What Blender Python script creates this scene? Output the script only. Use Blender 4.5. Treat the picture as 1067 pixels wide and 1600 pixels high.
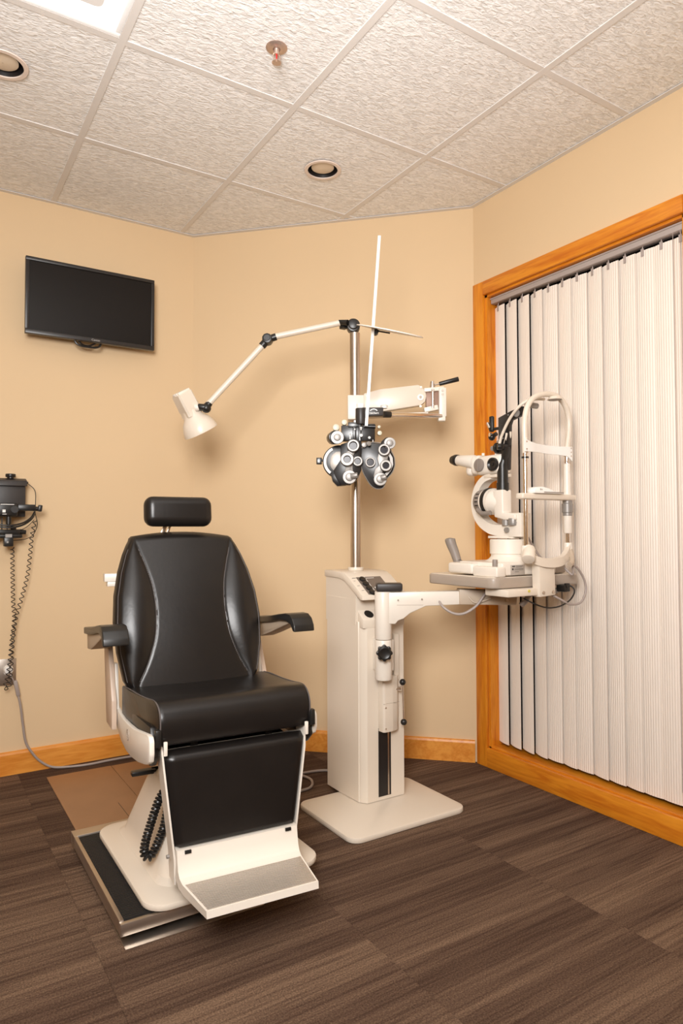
import bpy, bmesh, math, random
from mathutils import Matrix, Vector
random.seed(7)
S = bpy.context.scene
COL = S.collection
PI = math.pi
for o in list(bpy.data.objects): bpy.data.objects.remove(o)

# ------------------------------------------------------------------ camera
PITCH, YAW, ROLL = math.radians(1.6537), math.radians(32.478), math.radians(-0.1908)
CAMZ = 1.0644
fw = Vector((math.sin(YAW)*math.cos(PITCH), math.cos(YAW)*math.cos(PITCH), math.sin(PITCH)))
rt = Vector((math.cos(YAW), -math.sin(YAW), 0)); up = rt.cross(fw)
r2 = rt*math.cos(ROLL)+up*math.sin(ROLL); u2 = -rt*math.sin(ROLL)+up*math.cos(ROLL)
cd = bpy.data.cameras.new('camera'); cam = bpy.data.objects.new('camera', cd); COL.objects.link(cam)
M = Matrix.Identity(4)
for i in range(3): M[i][0] = r2[i]; M[i][1] = u2[i]; M[i][2] = -fw[i]
M[2][3] = CAMZ
cam.matrix_world = M
cd.sensor_fit = 'VERTICAL'; cd.sensor_height = 36; cd.lens = 1056.77/1600*36; cd.clip_start = .02
S.camera = cam

# ------------------------------------------------------------------ world, light, exposure
w = bpy.data.worlds.new('world'); S.world = w; w.use_nodes = True
w.node_tree.nodes['Background'].inputs[0].default_value = (1, .86, .72, 1)
w.node_tree.nodes['Background'].inputs[1].default_value = .25
S.view_settings.view_transform = 'Standard'; S.view_settings.look = 'None'
S.view_settings.gamma = 1; S.view_settings.use_curve_mapping = False
S.view_settings.exposure = 0.09
def area(name, loc, aim, size, power, col, spread=180):
    l = bpy.data.lights.new(name, 'AREA'); l.shape = 'DISK'; l.size = size; l.energy = power; l.color = col
    o = bpy.data.objects.new(name, l); COL.objects.link(o); o.location = loc
    d = Vector(aim)-Vector(loc); o.rotation_euler = d.to_track_quat('-Z', 'Y').to_euler(); l.spread = math.radians(spread); return o
WARM = (1, .98, .965)
area('flash_bounce', (-.30, -.30, 1.0), (.26, .66, 2.59), .30, 17.0, WARM, 68)          # photographer's flash, aimed at the ceiling
area('flash_softbox', (-.34, -.05, 1.80), (1.3, 2.3, 1.45), .95, 59, WARM, 150)        # soft direct part of it

# ------------------------------------------------------------------ materials
MATS = {}
def mat(name, col, rough=.5, metal=0, bump=0, bscale=80, var=0, vscale=6, spec=.5, coat=0, emis=None, estr=0, aniso=None):
    if name in MATS: return MATS[name]
    m = bpy.data.materials.new(name); m.use_nodes = True; nt = m.node_tree; N = nt.nodes; L = nt.links
    b = N['Principled BSDF']
    b.inputs['Base Color'].default_value = (*col, 1); b.inputs['Roughness'].default_value = rough
    b.inputs['Metallic'].default_value = metal; b.inputs['Specular IOR Level'].default_value = spec
    b.inputs['Coat Weight'].default_value = coat
    tc = N.new('ShaderNodeTexCoord'); mp = N.new('ShaderNodeMapping'); L.new(tc.outputs['Object'], mp.inputs[0])
    if aniso: mp.inputs['Scale'].default_value = aniso
    if var is not None:
        n = N.new('ShaderNodeTexNoise'); n.inputs['Scale'].default_value = vscale; n.inputs['Detail'].default_value = 4
        L.new(mp.outputs[0], n.inputs[0])
        r = N.new('ShaderNodeMix'); r.data_type = 'RGBA'
        v = max(var, .015)
        r.inputs[6].default_value = (*[c*(1-v) for c in col], 1); r.inputs[7].default_value = (*[min(1, c*(1+v)) for c in col], 1)
        L.new(n.outputs[0], r.inputs[0]); L.new(r.outputs[2], b.inputs['Base Color'])
    if bump:
        n2 = N.new('ShaderNodeTexNoise'); n2.inputs['Scale'].default_value = bscale; n2.inputs['Detail'].default_value = 5
        L.new(mp.outputs[0], n2.inputs[0])
        bp = N.new('ShaderNodeBump'); bp.inputs['Strength'].default_value = bump; bp.inputs['Distance'].default_value = .002
        L.new(n2.outputs[0], bp.inputs['Height']); L.new(bp.outputs[0], b.inputs['Normal'])
    if emis:
        b.inputs['Emission Color'].default_value = (*emis, 1); b.inputs['Emission Strength'].default_value = estr
    MATS[name] = m; return m

def wood(name, aniso, a=(.56, .145, .006), b_=(.76, .28, .018)):
    m = bpy.data.materials.new(name); m.use_nodes = True; nt = m.node_tree; N = nt.nodes; L = nt.links; b = N['Principled BSDF']
    tc = N.new('ShaderNodeTexCoord'); mp = N.new('ShaderNodeMapping'); mp.inputs['Scale'].default_value = aniso
    L.new(tc.outputs['Object'], mp.inputs[0])
    n = N.new('ShaderNodeTexNoise'); n.inputs['Scale'].default_value = 3; n.inputs['Detail'].default_value = 6; n.inputs['Distortion'].default_value = 1.2
    L.new(mp.outputs[0], n.inputs[0])
    wv = N.new('ShaderNodeTexNoise'); wv.inputs['Scale'].default_value = 14; wv.inputs['Detail'].default_value = 3
    L.new(mp.outputs[0], wv.inputs[0])
    mx = N.new('ShaderNodeMath'); mx.operation = 'MULTIPLY_ADD'; L.new(wv.outputs[0], mx.inputs[0]); mx.inputs[1].default_value = .45
    L.new(n.outputs[0], mx.inputs[2])
    cr = N.new('ShaderNodeValToRGB'); cr.color_ramp.elements[0].position = .5; cr.color_ramp.elements[0].color = (*a, 1)
    cr.color_ramp.elements[1].position = .84; cr.color_ramp.elements[1].color = (*b_, 1)
    L.new(mx.outputs[0], cr.inputs[0]); L.new(cr.outputs[0], b.inputs['Base Color'])
    b.inputs['Roughness'].default_value = .38
    bp = N.new('ShaderNodeBump'); bp.inputs['Strength'].default_value = .12; bp.inputs['Distance'].default_value = .001
    L.new(mx.outputs[0], bp.inputs['Height']); L.new(bp.outputs[0], b.inputs['Normal'])
    return m
OAK_V = wood('oak_vertical', (9, 9, .9)); OAK_Y = wood('oak_along_wall', (9, .9, 9)); OAK_X = wood('oak_baseboard', (1.2, 9, 9), (.66, .22, .025), (.80, .34, .06))

def carpet_material():
    m = bpy.data.materials.new('striped_carpet'); m.use_nodes = True; nt = m.node_tree; N = nt.nodes; L = nt.links; b = N['Principled BSDF']
    tc = N.new('ShaderNodeTexCoord'); oi = N.new('ShaderNodeObjectInfo')
    sep = N.new('ShaderNodeSeparateXYZ'); L.new(tc.outputs['Object'], sep.inputs[0])
    def noise1(scale, ofs, stretch):
        cx = N.new('ShaderNodeCombineXYZ')
        ax = N.new('ShaderNodeMath'); ax.operation = 'MULTIPLY'; L.new(sep.outputs[0], ax.inputs[0]); ax.inputs[1].default_value = stretch
        rn = N.new('ShaderNodeMath'); rn.operation = 'MULTIPLY'; L.new(oi.outputs['Random'], rn.inputs[0]); rn.inputs[1].default_value = ofs
        L.new(ax.outputs[0], cx.inputs[0]); L.new(sep.outputs[1], cx.inputs[1]); L.new(rn.outputs[0], cx.inputs[2])
        n = N.new('ShaderNodeTexNoise'); n.inputs['Scale'].default_value = scale; n.inputs['Detail'].default_value = 1.5
        L.new(cx.outputs[0], n.inputs[0]); return n.outputs[0]
    broad = noise1(7.5, 31, .004); fine = noise1(52, 57, .008); line = noise1(125, 91, .03)
    r1 = N.new('ShaderNodeValToRGB'); r1.color_ramp.elements[0].position = .44; r1.color_ramp.elements[1].position = .56; L.new(broad, r1.inputs[0])
    r2_ = N.new('ShaderNodeValToRGB'); r2_.color_ramp.elements[0].position = .42; r2_.color_ramp.elements[1].position = .60; L.new(fine, r2_.inputs[0])
    r3 = N.new('ShaderNodeValToRGB'); r3.color_ramp.elements[0].position = .36; r3.color_ramp.elements[1].position = .5; L.new(line, r3.inputs[0])
    def mad(a, k, c):
        q = N.new('ShaderNodeMath'); q.operation = 'MULTIPLY_ADD'; L.new(a, q.inputs[0]); q.inputs[1].default_value = k
        if isinstance(c, float): q.inputs[2].default_value = c
        else: L.new(c, q.inputs[2])
        return q.outputs[0]
    pile = N.new('ShaderNodeTexNoise'); pile.inputs['Scale'].default_value = 240; pile.inputs['Detail'].default_value = 3; L.new(tc.outputs['Object'], pile.inputs[0])
    t = mad(r1.outputs[0], .32, mad(r2_.outputs[0], .20, mad(r3.outputs[0], .26, mad(pile.outputs[0], 1.5, mad(oi.outputs['Random'], .16, -.88)))))
    cr = N.new('ShaderNodeValToRGB'); e = cr.color_ramp.elements
    e[0].position = 0; e[0].color = (.058, .032, .021, 1); e[1].position = 1; e[1].color = (.225, .145, .092, 1)
    k = e.new(.45); k.color = (.110, .066, .043, 1)
    L.new(t, cr.inputs[0]); L.new(cr.outputs[0], b.inputs['Base Color'])
    b.inputs['Roughness'].default_value = .95; b.inputs['Specular IOR Level'].default_value = .15
    bp = N.new('ShaderNodeBump'); bp.inputs['Strength'].default_value = .5; bp.inputs['Distance'].default_value = .003
    L.new(t, bp.inputs['Height']); L.new(bp.outputs[0], b.inputs['Normal'])
    return m
CARPET = carpet_material()

def ceiling_material():
    m = bpy.data.materials.new('fissured_ceiling_tile'); m.use_nodes = True; nt = m.node_tree; N = nt.nodes; L = nt.links; b = N['Principled BSDF']
    tc = N.new('ShaderNodeTexCoord'); mp = N.new('ShaderNodeMapping'); mp.inputs['Scale'].default_value = (42, 84, 60); L.new(tc.outputs['Object'], mp.inputs[0])
    n = N.new('ShaderNodeTexNoise'); n.inputs['Scale'].default_value = 1; n.inputs['Detail'].default_value = 4; n.inputs['Distortion'].default_value = .8; L.new(mp.outputs[0], n.inputs[0])
    cr = N.new('ShaderNodeValToRGB'); cr.color_ramp.elements[0].position = .36; cr.color_ramp.elements[1].position = .62
    cr.color_ramp.elements[0].color = (.76, .745, .725, 1); cr.color_ramp.elements[1].color = (.95, .94, .925, 1)
    L.new(n.outputs[0], cr.inputs[0]); L.new(cr.outputs[0], b.inputs['Base Color'])
    b.inputs['Roughness'].default_value = .9; b.inputs['Specular IOR Level'].default_value = .2
    bp = N.new('ShaderNodeBump'); bp.inputs['Strength'].default_value = .8; bp.inputs['Distance'].default_value = .006
    L.new(n.outputs[0], bp.inputs['Height']); L.new(bp.outputs[0], b.inputs['Normal']); return m
CEIL = ceiling_material()

WALL = mat('beige_wall_paint', (.735, .548, .338), .75, bump=.06, bscale=260, var=.03, vscale=2, spec=.3)
TEE = mat('ceiling_tee_paint', (.74, .71, .68), .5)
CREAM = mat('cream_enamel', (.755, .665, .555), .32, var=.02, bump=.02, bscale=300)
CREAM2 = mat('warm_white_enamel', (.80, .73, .64), .34, var=.02)
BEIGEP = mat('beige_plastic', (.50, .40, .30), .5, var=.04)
LEATHER = mat('black_vinyl', (.011, .009, .008), .32, bump=.12, bscale=90, var=.25, vscale=12, spec=.42)
BLACKP = mat('black_plastic', (.013, .012, .011), .35, var=.2, vscale=20)
BLACKM = mat('black_anodised_metal', (.012, .011, .011), .28, spec=.6, var=.2, vscale=20)
DGREY = mat('dark_grey_plastic', (.032, .027, .025), .42, var=.15)
GREYP = mat('grey_plastic', (.26, .22, .19), .45, var=.06)
TAUPE = mat('taupe_edge_band', (.40, .33, .27), .3, var=.04)
CHROME = mat('chrome', (.80, .74, .68), .12, 1, var=.02)
STEEL = mat('brushed_steel', (.62, .55, .48), .3, 1, var=.06, aniso=(1, 1, 60))
SILVER = mat('satin_silver', (.31, .29, .27), .42, .35, var=.04)
WHITE = mat('white_plastic', (.9, .88, .84), .4, var=.02)
GLASS_D = mat('dark_lens_glass', (.02, .015, .02), .16, spec=.2, var=.3)
PIPE = mat('grey_piping', (.10, .085, .08), .55, var=.1)
RUBBER = mat('black_rubber', (.014, .012, .011), .6, bump=.2, var=.25, vscale=30)
WIRE_G = mat('grey_cable', (.36, .30, .27), .45, var=.05)
SCREEN = mat('tv_screen', (.007, .005, .004), .25, spec=.3, var=.1)
BEZEL = mat('tv_bezel', (.022, .019, .018), .35, var=.1)
GLASSN = mat('night_glass', (.006, .005, .006), .06, spec=.7, var=.1)
BLIND = mat('vertical_blind_vinyl', (.86, .77, .68), .45, var=.02)
RAIL = mat('blind_rail_grey', (.42, .36, .33), .4, var=.04)
HARDB = mat('brown_hardboard', (.30, .155, .075), .32, bump=.05, var=.16, vscale=9)
ALU = mat('scuffed_aluminium', (.58, .52, .46), .38, 1, var=.12, vscale=14)
LENS = mat('lamp_lens', (.72, .60, .46), .5, var=.03)
BAFFLE = mat('black_baffle', (.012, .010, .010), .4, var=.2)
TUBEW = mat('fluorescent_diffuser', (.9, .9, .88), .6, emis=(1, .985, .96), estr=1.0)
BASKET = mat('fixture_white', (.82, .82, .82), .5, var=.01, emis=(1, .99, .98), estr=.25)
RED = mat('red_glass_bulb', (.55, .02, .02), .1, var=.1)
BRONZE = mat('sprinkler_brass', (.60, .47, .40), .35, .8, var=.08)
LABELG = mat('label_grey', (.45, .40, .35), .5, var=.03)
PRINT = mat('printed_ink', (.05, .045, .045), .6, var=.1)
PANEL = mat('console_panel', (.17, .135, .11), .4, var=.05)

# ------------------------------------------------------------------ helpers
def world_off(p):
    v = Vector((0, 0, 0))
    while p is not None: v += p.location; p = p.parent
    return v
class MB:
    """collects primitives in world coordinates; build() links them as one mesh object"""
    def __init__(s, xf=None): s.bm = bmesh.new(); s.xf = xf or Matrix.Identity(4)
    def add(s, t):
        me = bpy.data.meshes.new('t'); t.to_mesh(me); t.free(); s.bm.from_mesh(me); bpy.data.meshes.remove(me); return s
    def box(s, lo, hi, bev=0, seg=2, rot=None):
        lo = Vector(lo); hi = Vector(hi); c = (lo+hi)/2; d = hi-lo
        t = bmesh.new(); bmesh.ops.create_cube(t, size=1)
        bmesh.ops.scale(t, vec=d, verts=t.verts)
        if bev: bmesh.ops.bevel(t, geom=t.edges[:], offset=min(bev, min(abs(x) for x in d)*.49), segments=seg, profile=.5, affect='EDGES')
        if rot is not None: bmesh.ops.rotate(t, cent=(0, 0, 0), matrix=rot, verts=t.verts)
        bmesh.ops.translate(t, vec=c, verts=t.verts); return s.add(t)
    def cyl(s, a, b, r, r2=None, seg=24, bev=0):
        a = Vector(a); b = Vector(b); d = b-a
        t = bmesh.new(); bmesh.ops.create_cone(t, cap_ends=True, segments=seg, radius1=r, radius2=r if r2 is None else r2, depth=d.length)
        if bev: 
            es = [e for e in t.edges if len(e.link_faces) == 2 and any(len(f.verts) > 4 for f in e.link_faces)]
            bmesh.ops.bevel(t, geom=es, offset=bev, segments=2, profile=.5, affect='EDGES')
        bmesh.ops.transform(t, matrix=Matrix.Translation((a+b)/2) @ d.to_track_quat('Z', 'Y').to_matrix().to_4x4(), verts=t.verts); return s.add(t)
    def sph(s, c, r, sc=(1, 1, 1), seg=20, rot=None):
        t = bmesh.new(); bmesh.ops.create_uvsphere(t, u_segments=seg, v_segments=seg//2+2, radius=r)
        bmesh.ops.scale(t, vec=sc, verts=t.verts)
        if rot is not None: bmesh.ops.rotate(t, cent=(0, 0, 0), matrix=rot, verts=t.verts)
        bmesh.ops.translate(t, vec=c, verts=t.verts); return s.add(t)
    def lathe(s, o, axis, prof, seg=32, cap=True):
        """prof: (distance along axis, radius)"""
        q = Vector(axis).to_track_quat('Z', 'Y').to_matrix(); o = Vector(o); t = bmesh.new(); rings = []
        for h, r in prof:
            rings.append([t.verts.new(o+q @ Vector((r*math.cos(2*PI*i/seg), r*math.sin(2*PI*i/seg), h))) for i in range(seg)])
        for A, B in zip(rings, rings[1:]):
            for i in range(seg): t.faces.new((A[i], A[(i+1) % seg], B[(i+1) % seg], B[i]))
        if cap:
            t.faces.new(rings[0][::-1]); t.faces.new(rings[-1])
        return s.add(t)
    def prism(s, pts, ax, a0, a1, bev=0, seg=2):
        """pts: 2D outline; ax: extrusion axis ('x': pts=(y,z), 'y': (x,z), 'z': (x,y))"""
        def P(p, h): return {'x': (h, p[0], p[1]), 'y': (p[0], h, p[1]), 'z': (p[0], p[1], h)}[ax]
        t = bmesh.new(); A = [t.verts.new(P(p, a0)) for p in pts]; B = [t.verts.new(P(p, a1)) for p in pts]; n = len(pts)
        t.faces.new(A); t.faces.new(B[::-1])
        for i in range(n): t.faces.new((A[i], B[i], B[(i+1) % n], A[(i+1) % n]))
        bmesh.ops.recalc_face_normals(t, faces=t.faces)
        if bev: bmesh.ops.bevel(t, geom=t.edges[:], offset=bev, segments=seg, profile=.5, affect='EDGES')
        return s.add(t)
    def tube(s, pts, r, seg=8, sm=0, caps=True):
        pts = [Vector(p) for p in pts]
        if sm: pts = smooth_path(pts, sm)
        rs = r if isinstance(r, (list, tuple)) else None
        t = bmesh.new(); rings = []; n = len(pts); nrm = None
        for i, p in enumerate(pts):
            d = (pts[min(i+1, n-1)]-pts[max(i-1, 0)]).normalized()
            if nrm is None:
                nrm = d.cross(Vector((0, 0, 1)) if abs(d.z) < .9 else Vector((1, 0, 0))).normalized()
            else:
                nrm = (nrm-d*nrm.dot(d)).normalized()
            bn = d.cross(nrm); R = (rs[0]+(rs[-1]-rs[0])*i/(n-1)) if rs else r
            rings.append([t.verts.new(p+nrm*R*math.cos(2*PI*k/seg)+bn*R*math.sin(2*PI*k/seg)) for k in range(seg)])
        for A, B in zip(rings, rings[1:]):
            for k in range(seg): t.faces.new((A[k], A[(k+1) % seg], B[(k+1) % seg], B[k]))
        if caps: t.faces.new(rings[0][::-1]); t.faces.new(rings[-1])
        return s.add(t)
    def rings(s, rings, close=True):
        t = bmesh.new(); V = [[t.verts.new(p) for p in r] for r in rings]
        for A, B in zip(V, V[1:]):
            n = len(A)
            for k in range(n): t.faces.new((A[k], A[(k+1) % n], B[(k+1) % n], B[k]))
        if close: t.faces.new(V[0][::-1]); t.faces.new(V[-1])
        bmesh.ops.recalc_face_normals(t, faces=t.faces); return s.add(t)
    def build(s, name, m, parent=None, smooth=35, label=None):
        bmesh.ops.transform(s.bm, matrix=s.xf, verts=s.bm.verts)
        bmesh.ops.translate(s.bm, vec=-world_off(parent), verts=s.bm.verts)
        bmesh.ops.recalc_face_normals(s.bm, faces=s.bm.faces)
        me = bpy.data.meshes.new(name); s.bm.to_mesh(me); s.bm.free()
        me.materials.append(m)
        if smooth:
            me.polygons.foreach_set('use_smooth', [True]*len(me.polygons)); me.set_sharp_from_angle(angle=math.radians(smooth))
        o = bpy.data.objects.new(name, me); COL.objects.link(o)
        if parent: o.parent = parent
        if label: o['label'] = label
        return o
def smooth_path(P, sub):
    out = []; n = len(P)
    for i in range(n-1):
        p0, p1, p2, p3 = P[max(i-1, 0)], P[i], P[i+1], P[min(i+2, n-1)]
        for k in range(sub):
            t = k/sub
            out.append(.5*((2*p1)+(p2-p0)*t+(2*p0-5*p1+4*p2-p3)*t*t+(3*p1-p0-3*p2+p3)*t**3))
    out.append(P[-1]); return out
def coil(path, R, pitch, per=10):
    """helix points around a path"""
    P = smooth_path([Vector(p) for p in path], 8); L = [0]
    for a, b in zip(P, P[1:]): L.append(L[-1]+(b-a).length)
    n = int(L[-1]/pitch*per); out = []; j = 0; nrm = None
    for i in range(n+1):
        s = L[-1]*i/n
        while j < len(L)-2 and L[j+1] < s: j += 1
        f = (s-L[j])/max(1e-9, L[j+1]-L[j]); p = P[j].lerp(P[j+1], f); d = (P[j+1]-P[j]).normalized()
        if nrm is None: nrm = d.cross(Vector((0, 1, .1))).normalized()
        else: nrm = (nrm-d*nrm.dot(d)).normalized()
        bn = d.cross(nrm); a = 2*PI*s/pitch
        out.append(p+nrm*R*math.cos(a)+bn*R*math.sin(a))
    return out
def empty(name, loc=(0, 0, 0)):
    o = bpy.data.objects.new(name, None); COL.objects.link(o); o.location = loc; o.empty_display_size = .1; return o
def tag(o, label, cat, group=None):
    o['label'] = label; o['category'] = cat
    if group: o['group'] = group
    return o
def thing(name, loc, label, cat, group=None): return tag(empty(name, loc), label, cat, group)
def struct(o): o['kind'] = 'structure'; return o
def text(s, size, m, parent, name, origin, right, upv, extr=.0004, align='CENTER'):
    c = bpy.data.curves.new(name, 'FONT'); c.body = s; c.size = size; c.extrude = extr; c.align_x = align; c.align_y = 'CENTER'
    tmp = bpy.data.objects.new('tmp', c); COL.objects.link(tmp)
    me = bpy.data.meshes.new_from_object(tmp.evaluated_get(bpy.context.evaluated_depsgraph_get()))
    bpy.data.objects.remove(tmp); bpy.data.curves.remove(c)
    R = Vector(right).normalized(); U = Vector(upv).normalized(); n = R.cross(U)
    X = Matrix.Identity(4)
    for i in range(3): X[i][0] = R[i]; X[i][1] = U[i]; X[i][2] = n[i]; X[i][3] = origin[i]-world_off(parent)[i]
    me.transform(X); me.materials.clear(); me.materials.append(m)
    o = bpy.data.objects.new(name, me); COL.objects.link(o); o.parent = parent; return o
def rrect(x0, y0, x1, y1, r, n=5):
    out = []
    for cx, cy, a0 in ((x1-r, y1-r, 0), (x0+r, y1-r, 90), (x0+r, y0+r, 180), (x1-r, y0+r, 270)):
        for k in range(n+1):
            a = math.radians(a0+90*k/n); out.append((cx+r*math.cos(a), cy+r*math.sin(a)))
    return out
def Rz(a): return Matrix.Rotation(a, 4, 'Z')

# ------------------------------------------------------------------ room
XR, YL, CH, ZC = 2.22, 3.327, 1.0045, 2.59      # right wall, left wall, chamfer, ceiling
XB, YB = -1.7, -1.7
T = .12
floor = struct(MB().box((XB, YB, -.1), (XR+.1, YL+.1, -.006)).build('floor', mat('subfloor', (.05, .03, .02), .9)))
ceiling = struct(MB().box((XB, YB, ZC+.16), (XR+.1, YL+.1, ZC+.26)).build('ceiling', TEE))
def clip_room(poly, m=0):
    """clip a polygon to the room's plan (chamfered corner), inset m"""
    def half(P, a, b, c):   # keep a*x+b*y<=c
        out = []
        for i in range(len(P)):
            p, q = P[i], P[(i+1) % len(P)]; dp = a*p[0]+b*p[1]-c; dq = a*q[0]+b*q[1]-c
            if dp <= 0: out.append(p)
            if dp*dq < 0: t = dp/(dp-dq); out.append((p[0]+(q[0]-p[0])*t, p[1]+(q[1]-p[1])*t))
        return out
    k = XR+YL-CH
    for a, b, c in ((1, 0, XR-m), (0, 1, YL-m), (1, 1, k-m*1.414)):
        poly = half(poly, a, b, c)
        if len(poly) < 3: return None
    return poly
# carpet tiles, .6096 m, laid in columns with shifted joints
G = .6096
shift = {0: .13, 1: .42, 2: .27, 3: .02, -1: .3, -2: .1, -3: .5, -4: .2}
for ci in range(-4, 4):
    x0 = .411+ci*G
    for r in range(-5, 7):
        y0 = shift[ci]+r*G+.02
        p = clip_room([(x0+.0004, y0+.0004), (x0+G-.0004, y0+.0004), (x0+G-.0004, y0+G-.0004), (x0+.0004, y0+G-.0004)], .002)
        if not p or p[0][0] < XB-.7 or y0 < YB-.7: continue
        xs = [q[0] for q in p]; ys = [q[1] for q in p]
        if max(xs)-min(xs) < .02 or max(ys)-min(ys) < .02: continue
        o = MB().prism(p, 'z', -.006, 0).build('carpet_tile', CARPET, floor, smooth=0)
# suspended ceiling: tees + tiles
gx0, gy0 = .5356, 2.1046
CAN = [(1.447, 2.412, .064), (.233, 2.412, .064)]
SPR = (.955, 1.873)
TROF = (gx0-G, gy0-G)
def holed(p, cx, cy, r, z0, z1):
    """a square tile with a round hole"""
    mb = bmesh.new(); n = 48; lo = []; 
    x0 = min(q[0] for q in p); x1 = max(q[0] for q in p); y0 = min(q[1] for q in p); y1 = max(q[1] for q in p)
    outer = []; inner = []
    angs = sorted([2*PI*i/n for i in range(n)]+[math.atan2(yy-cy, xx-cx) % (2*PI) for xx in (x0, x1) for yy in (y0, y1)])
    for a in angs:
        dx, dy = math.cos(a), math.sin(a); t = 1e9
        if dx > 1e-9: t = min(t, (x1-cx)/dx)
        if dx < -1e-9: t = min(t, (x0-cx)/dx)
        if dy > 1e-9: t = min(t, (y1-cy)/dy)
        if dy < -1e-9: t = min(t, (y0-cy)/dy)
        outer.append((cx+dx*t, cy+dy*t)); inner.append((cx+dx*r, cy+dy*r))
    V = [[mb.verts.new((q[0], q[1], z)) for q in ring] for ring, z in ((outer, z1), (outer, z0), (inner, z0), (inner, z1))]
    k = len(angs)
    for A, B in ((V[0], V[1]), (V[1], V[2]), (V[2], V[3]), (V[3], V[0])):
        for i in range(k): mb.faces.new((A[i], A[(i+1) % k], B[(i+1) % k], B[i]))
    return mb
for i in range(-4, 4):
    for j in range(-7, 3):
        x0, y0 = gx0+i*G, gy0+j*G
        if i == -1 and j == -1: continue        # troffer cell
        e = .010
        p = clip_room([(x0+e, y0+e), (x0+G-e, y0+e), (x0+G-e, y0+G-e), (x0+e, y0+G-e)], .001)
        if not p: continue
        if max(q[0] for q in p) < XB or max(q[1] for q in p) < YB: continue
        c = [k for k in CAN if x0 < k[0] < x0+G and y0 < k[1] < y0+G]
        if c:
            m_ = MB(); m_.add(holed(p, c[0][0], c[0][1], c[0][2]+.006, ZC+.003, ZC+.018)); m_.build('ceiling_tile', CEIL, ceiling, smooth=0)
        else: MB().prism(p, 'z', ZC+.003, ZC+.018).build('ceiling_tile', CEIL, ceiling, smooth=0)
for i in range(-3, 4):
    x = gx0+i*G
    if x < XR: MB().box((x-.012, YB, ZC), (x+.012, min(YL, XR+YL-CH-x)-.002, ZC+.003)).box((x-.0015, YB, ZC+.003), (x+.0015, min(YL, XR+YL-CH-x)-.004, ZC+.03)).build('ceiling_tee', TEE, ceiling, smooth=0)
for j in range(-6, 3):
    y = gy0+j*G
    MB().box((XB, y-.012, ZC+.0004), (min(XR, XR+YL-CH-y)-.002, y+.012, ZC+.0034)).build('cross_tee', TEE, ceiling, smooth=0)
k = XR+YL-CH
MB().prism([(XB, YL-.022), (XR-CH-.009, YL-.022), (XR-.022, YL-CH-.009), (XR-.022, YB), (XR, YB), (XR, YL-CH), (XR-CH, YL), (XB, YL)], 'z', ZC-.0015, ZC+.001).build('wall_angle', TEE, ceiling, smooth=0)
# walls
struct(MB().box((XB-T, YL, 0), (XR-CH+.04, YL+T, ZC+.16)).build('wall_left', WALL, smooth=0))
a = math.sqrt(.5)*T
struct(MB().prism([(XR-CH, YL), (XR, YL-CH), (XR+a*1.4, YL-CH+.0), (XR-CH, YL+a*1.4)], 'z', 0, ZC+.16).build('wall_back', WALL, smooth=0))
WY0, WY1, WZ0, WZ1 = 1.290, 2.250, .082, 2.150     # window opening in the right wall
rw = MB()
rw.box((XR, YB, 0), (XR+T, WY0, ZC+.16)); rw.box((XR, WY1, 0), (XR+T, YL-CH, ZC+.16))
rw.box((XR, WY0, WZ1), (XR+T, WY1, ZC+.16)); rw.box((XR, WY0, 0), (XR+T, WY1, WZ0))
struct(rw.build('wall_right', WALL, smooth=0))
struct(MB().box((XB-T, YB-T, 0), (XR+T, YB, ZC+.16)).build('wall_front', WALL, smooth=0))
struct(MB().box((XB-T, YB, 0), (XB, YL, ZC+.16)).build('wall_side', WALL, smooth=0))
# baseboards
bbp = [(0, 0), (.015, 0), (.015, .088), (.012, .097), (.004, .100), (0, .100)]
struct(MB().prism([(YL-a_, z) for a_, z in bbp], 'x', XB, XR-CH-.003).build('baseboard_left', OAK_X, smooth=0))
L_ = CH*math.sqrt(2)
xf = Matrix.Translation((XR-CH, YL, 0)) @ Rz(-PI/4)
bb = MB(xf).prism([(-a_, z) for a_, z in bbp], 'x', .006, L_-.012).build('baseboard_back', OAK_X, smooth=0); struct(bb)
struct(MB().prism([(YB+a_, z) for a_, z in bbp], 'x', XB, XR).build('baseboard_front', OAK_X, smooth=0))
struct(MB().prism([(XR-a_, z) for a_, z in bbp], 'y', YB, WY0-.06).build('baseboard_right', OAK_Y, smooth=0))
# window_1: casing, jambs, sill, glass
win = struct(empty('window_1', (XR, (WY0+WY1)/2, 0)))
CW = .062
MB().box((XR-.018, WY1-.002, 0), (XR, WY1+CW, WZ1+CW), .004).build('side_casing', OAK_V, win)
MB().box((XR-.018, WY0-CW, 0), (XR, WY0+.002, WZ1+CW), .004).build('side_casing', OAK_V, win)
MB().box((XR-.0185, WY0+.002, WZ1-.002), (XR, WY1-.002, WZ1+CW), .004).build('head_casing', OAK_Y, win)
MB().box((XR-.0185, WY0+.002, 0), (XR, WY1-.002, WZ0+.006), .004).build('bottom_casing', OAK_Y, win)
MB().box((XR, WY1-.014, WZ0), (XR+T-.02, WY1, WZ1)).build('side_jamb', OAK_V, win, smooth=0)
MB().box((XR, WY0, WZ0), (XR+T-.02, WY0+.014, WZ1)).build('side_jamb', OAK_V, win, smooth=0)
MB().box((XR, WY0, WZ1-.012), (XR+T-.02, WY1, WZ1)).build('head_jamb', OAK_Y, win, smooth=0)
MB().box((XR, WY0, WZ0), (XR+T-.02, WY1, WZ0+.012), .002).build('sill', OAK_Y, win, smooth=0)
MB().box((XR+T-.03, WY0, WZ0), (XR+T-.022, WY1, WZ1)).build('glass_pane', GLASSN, win, smooth=0)

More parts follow.
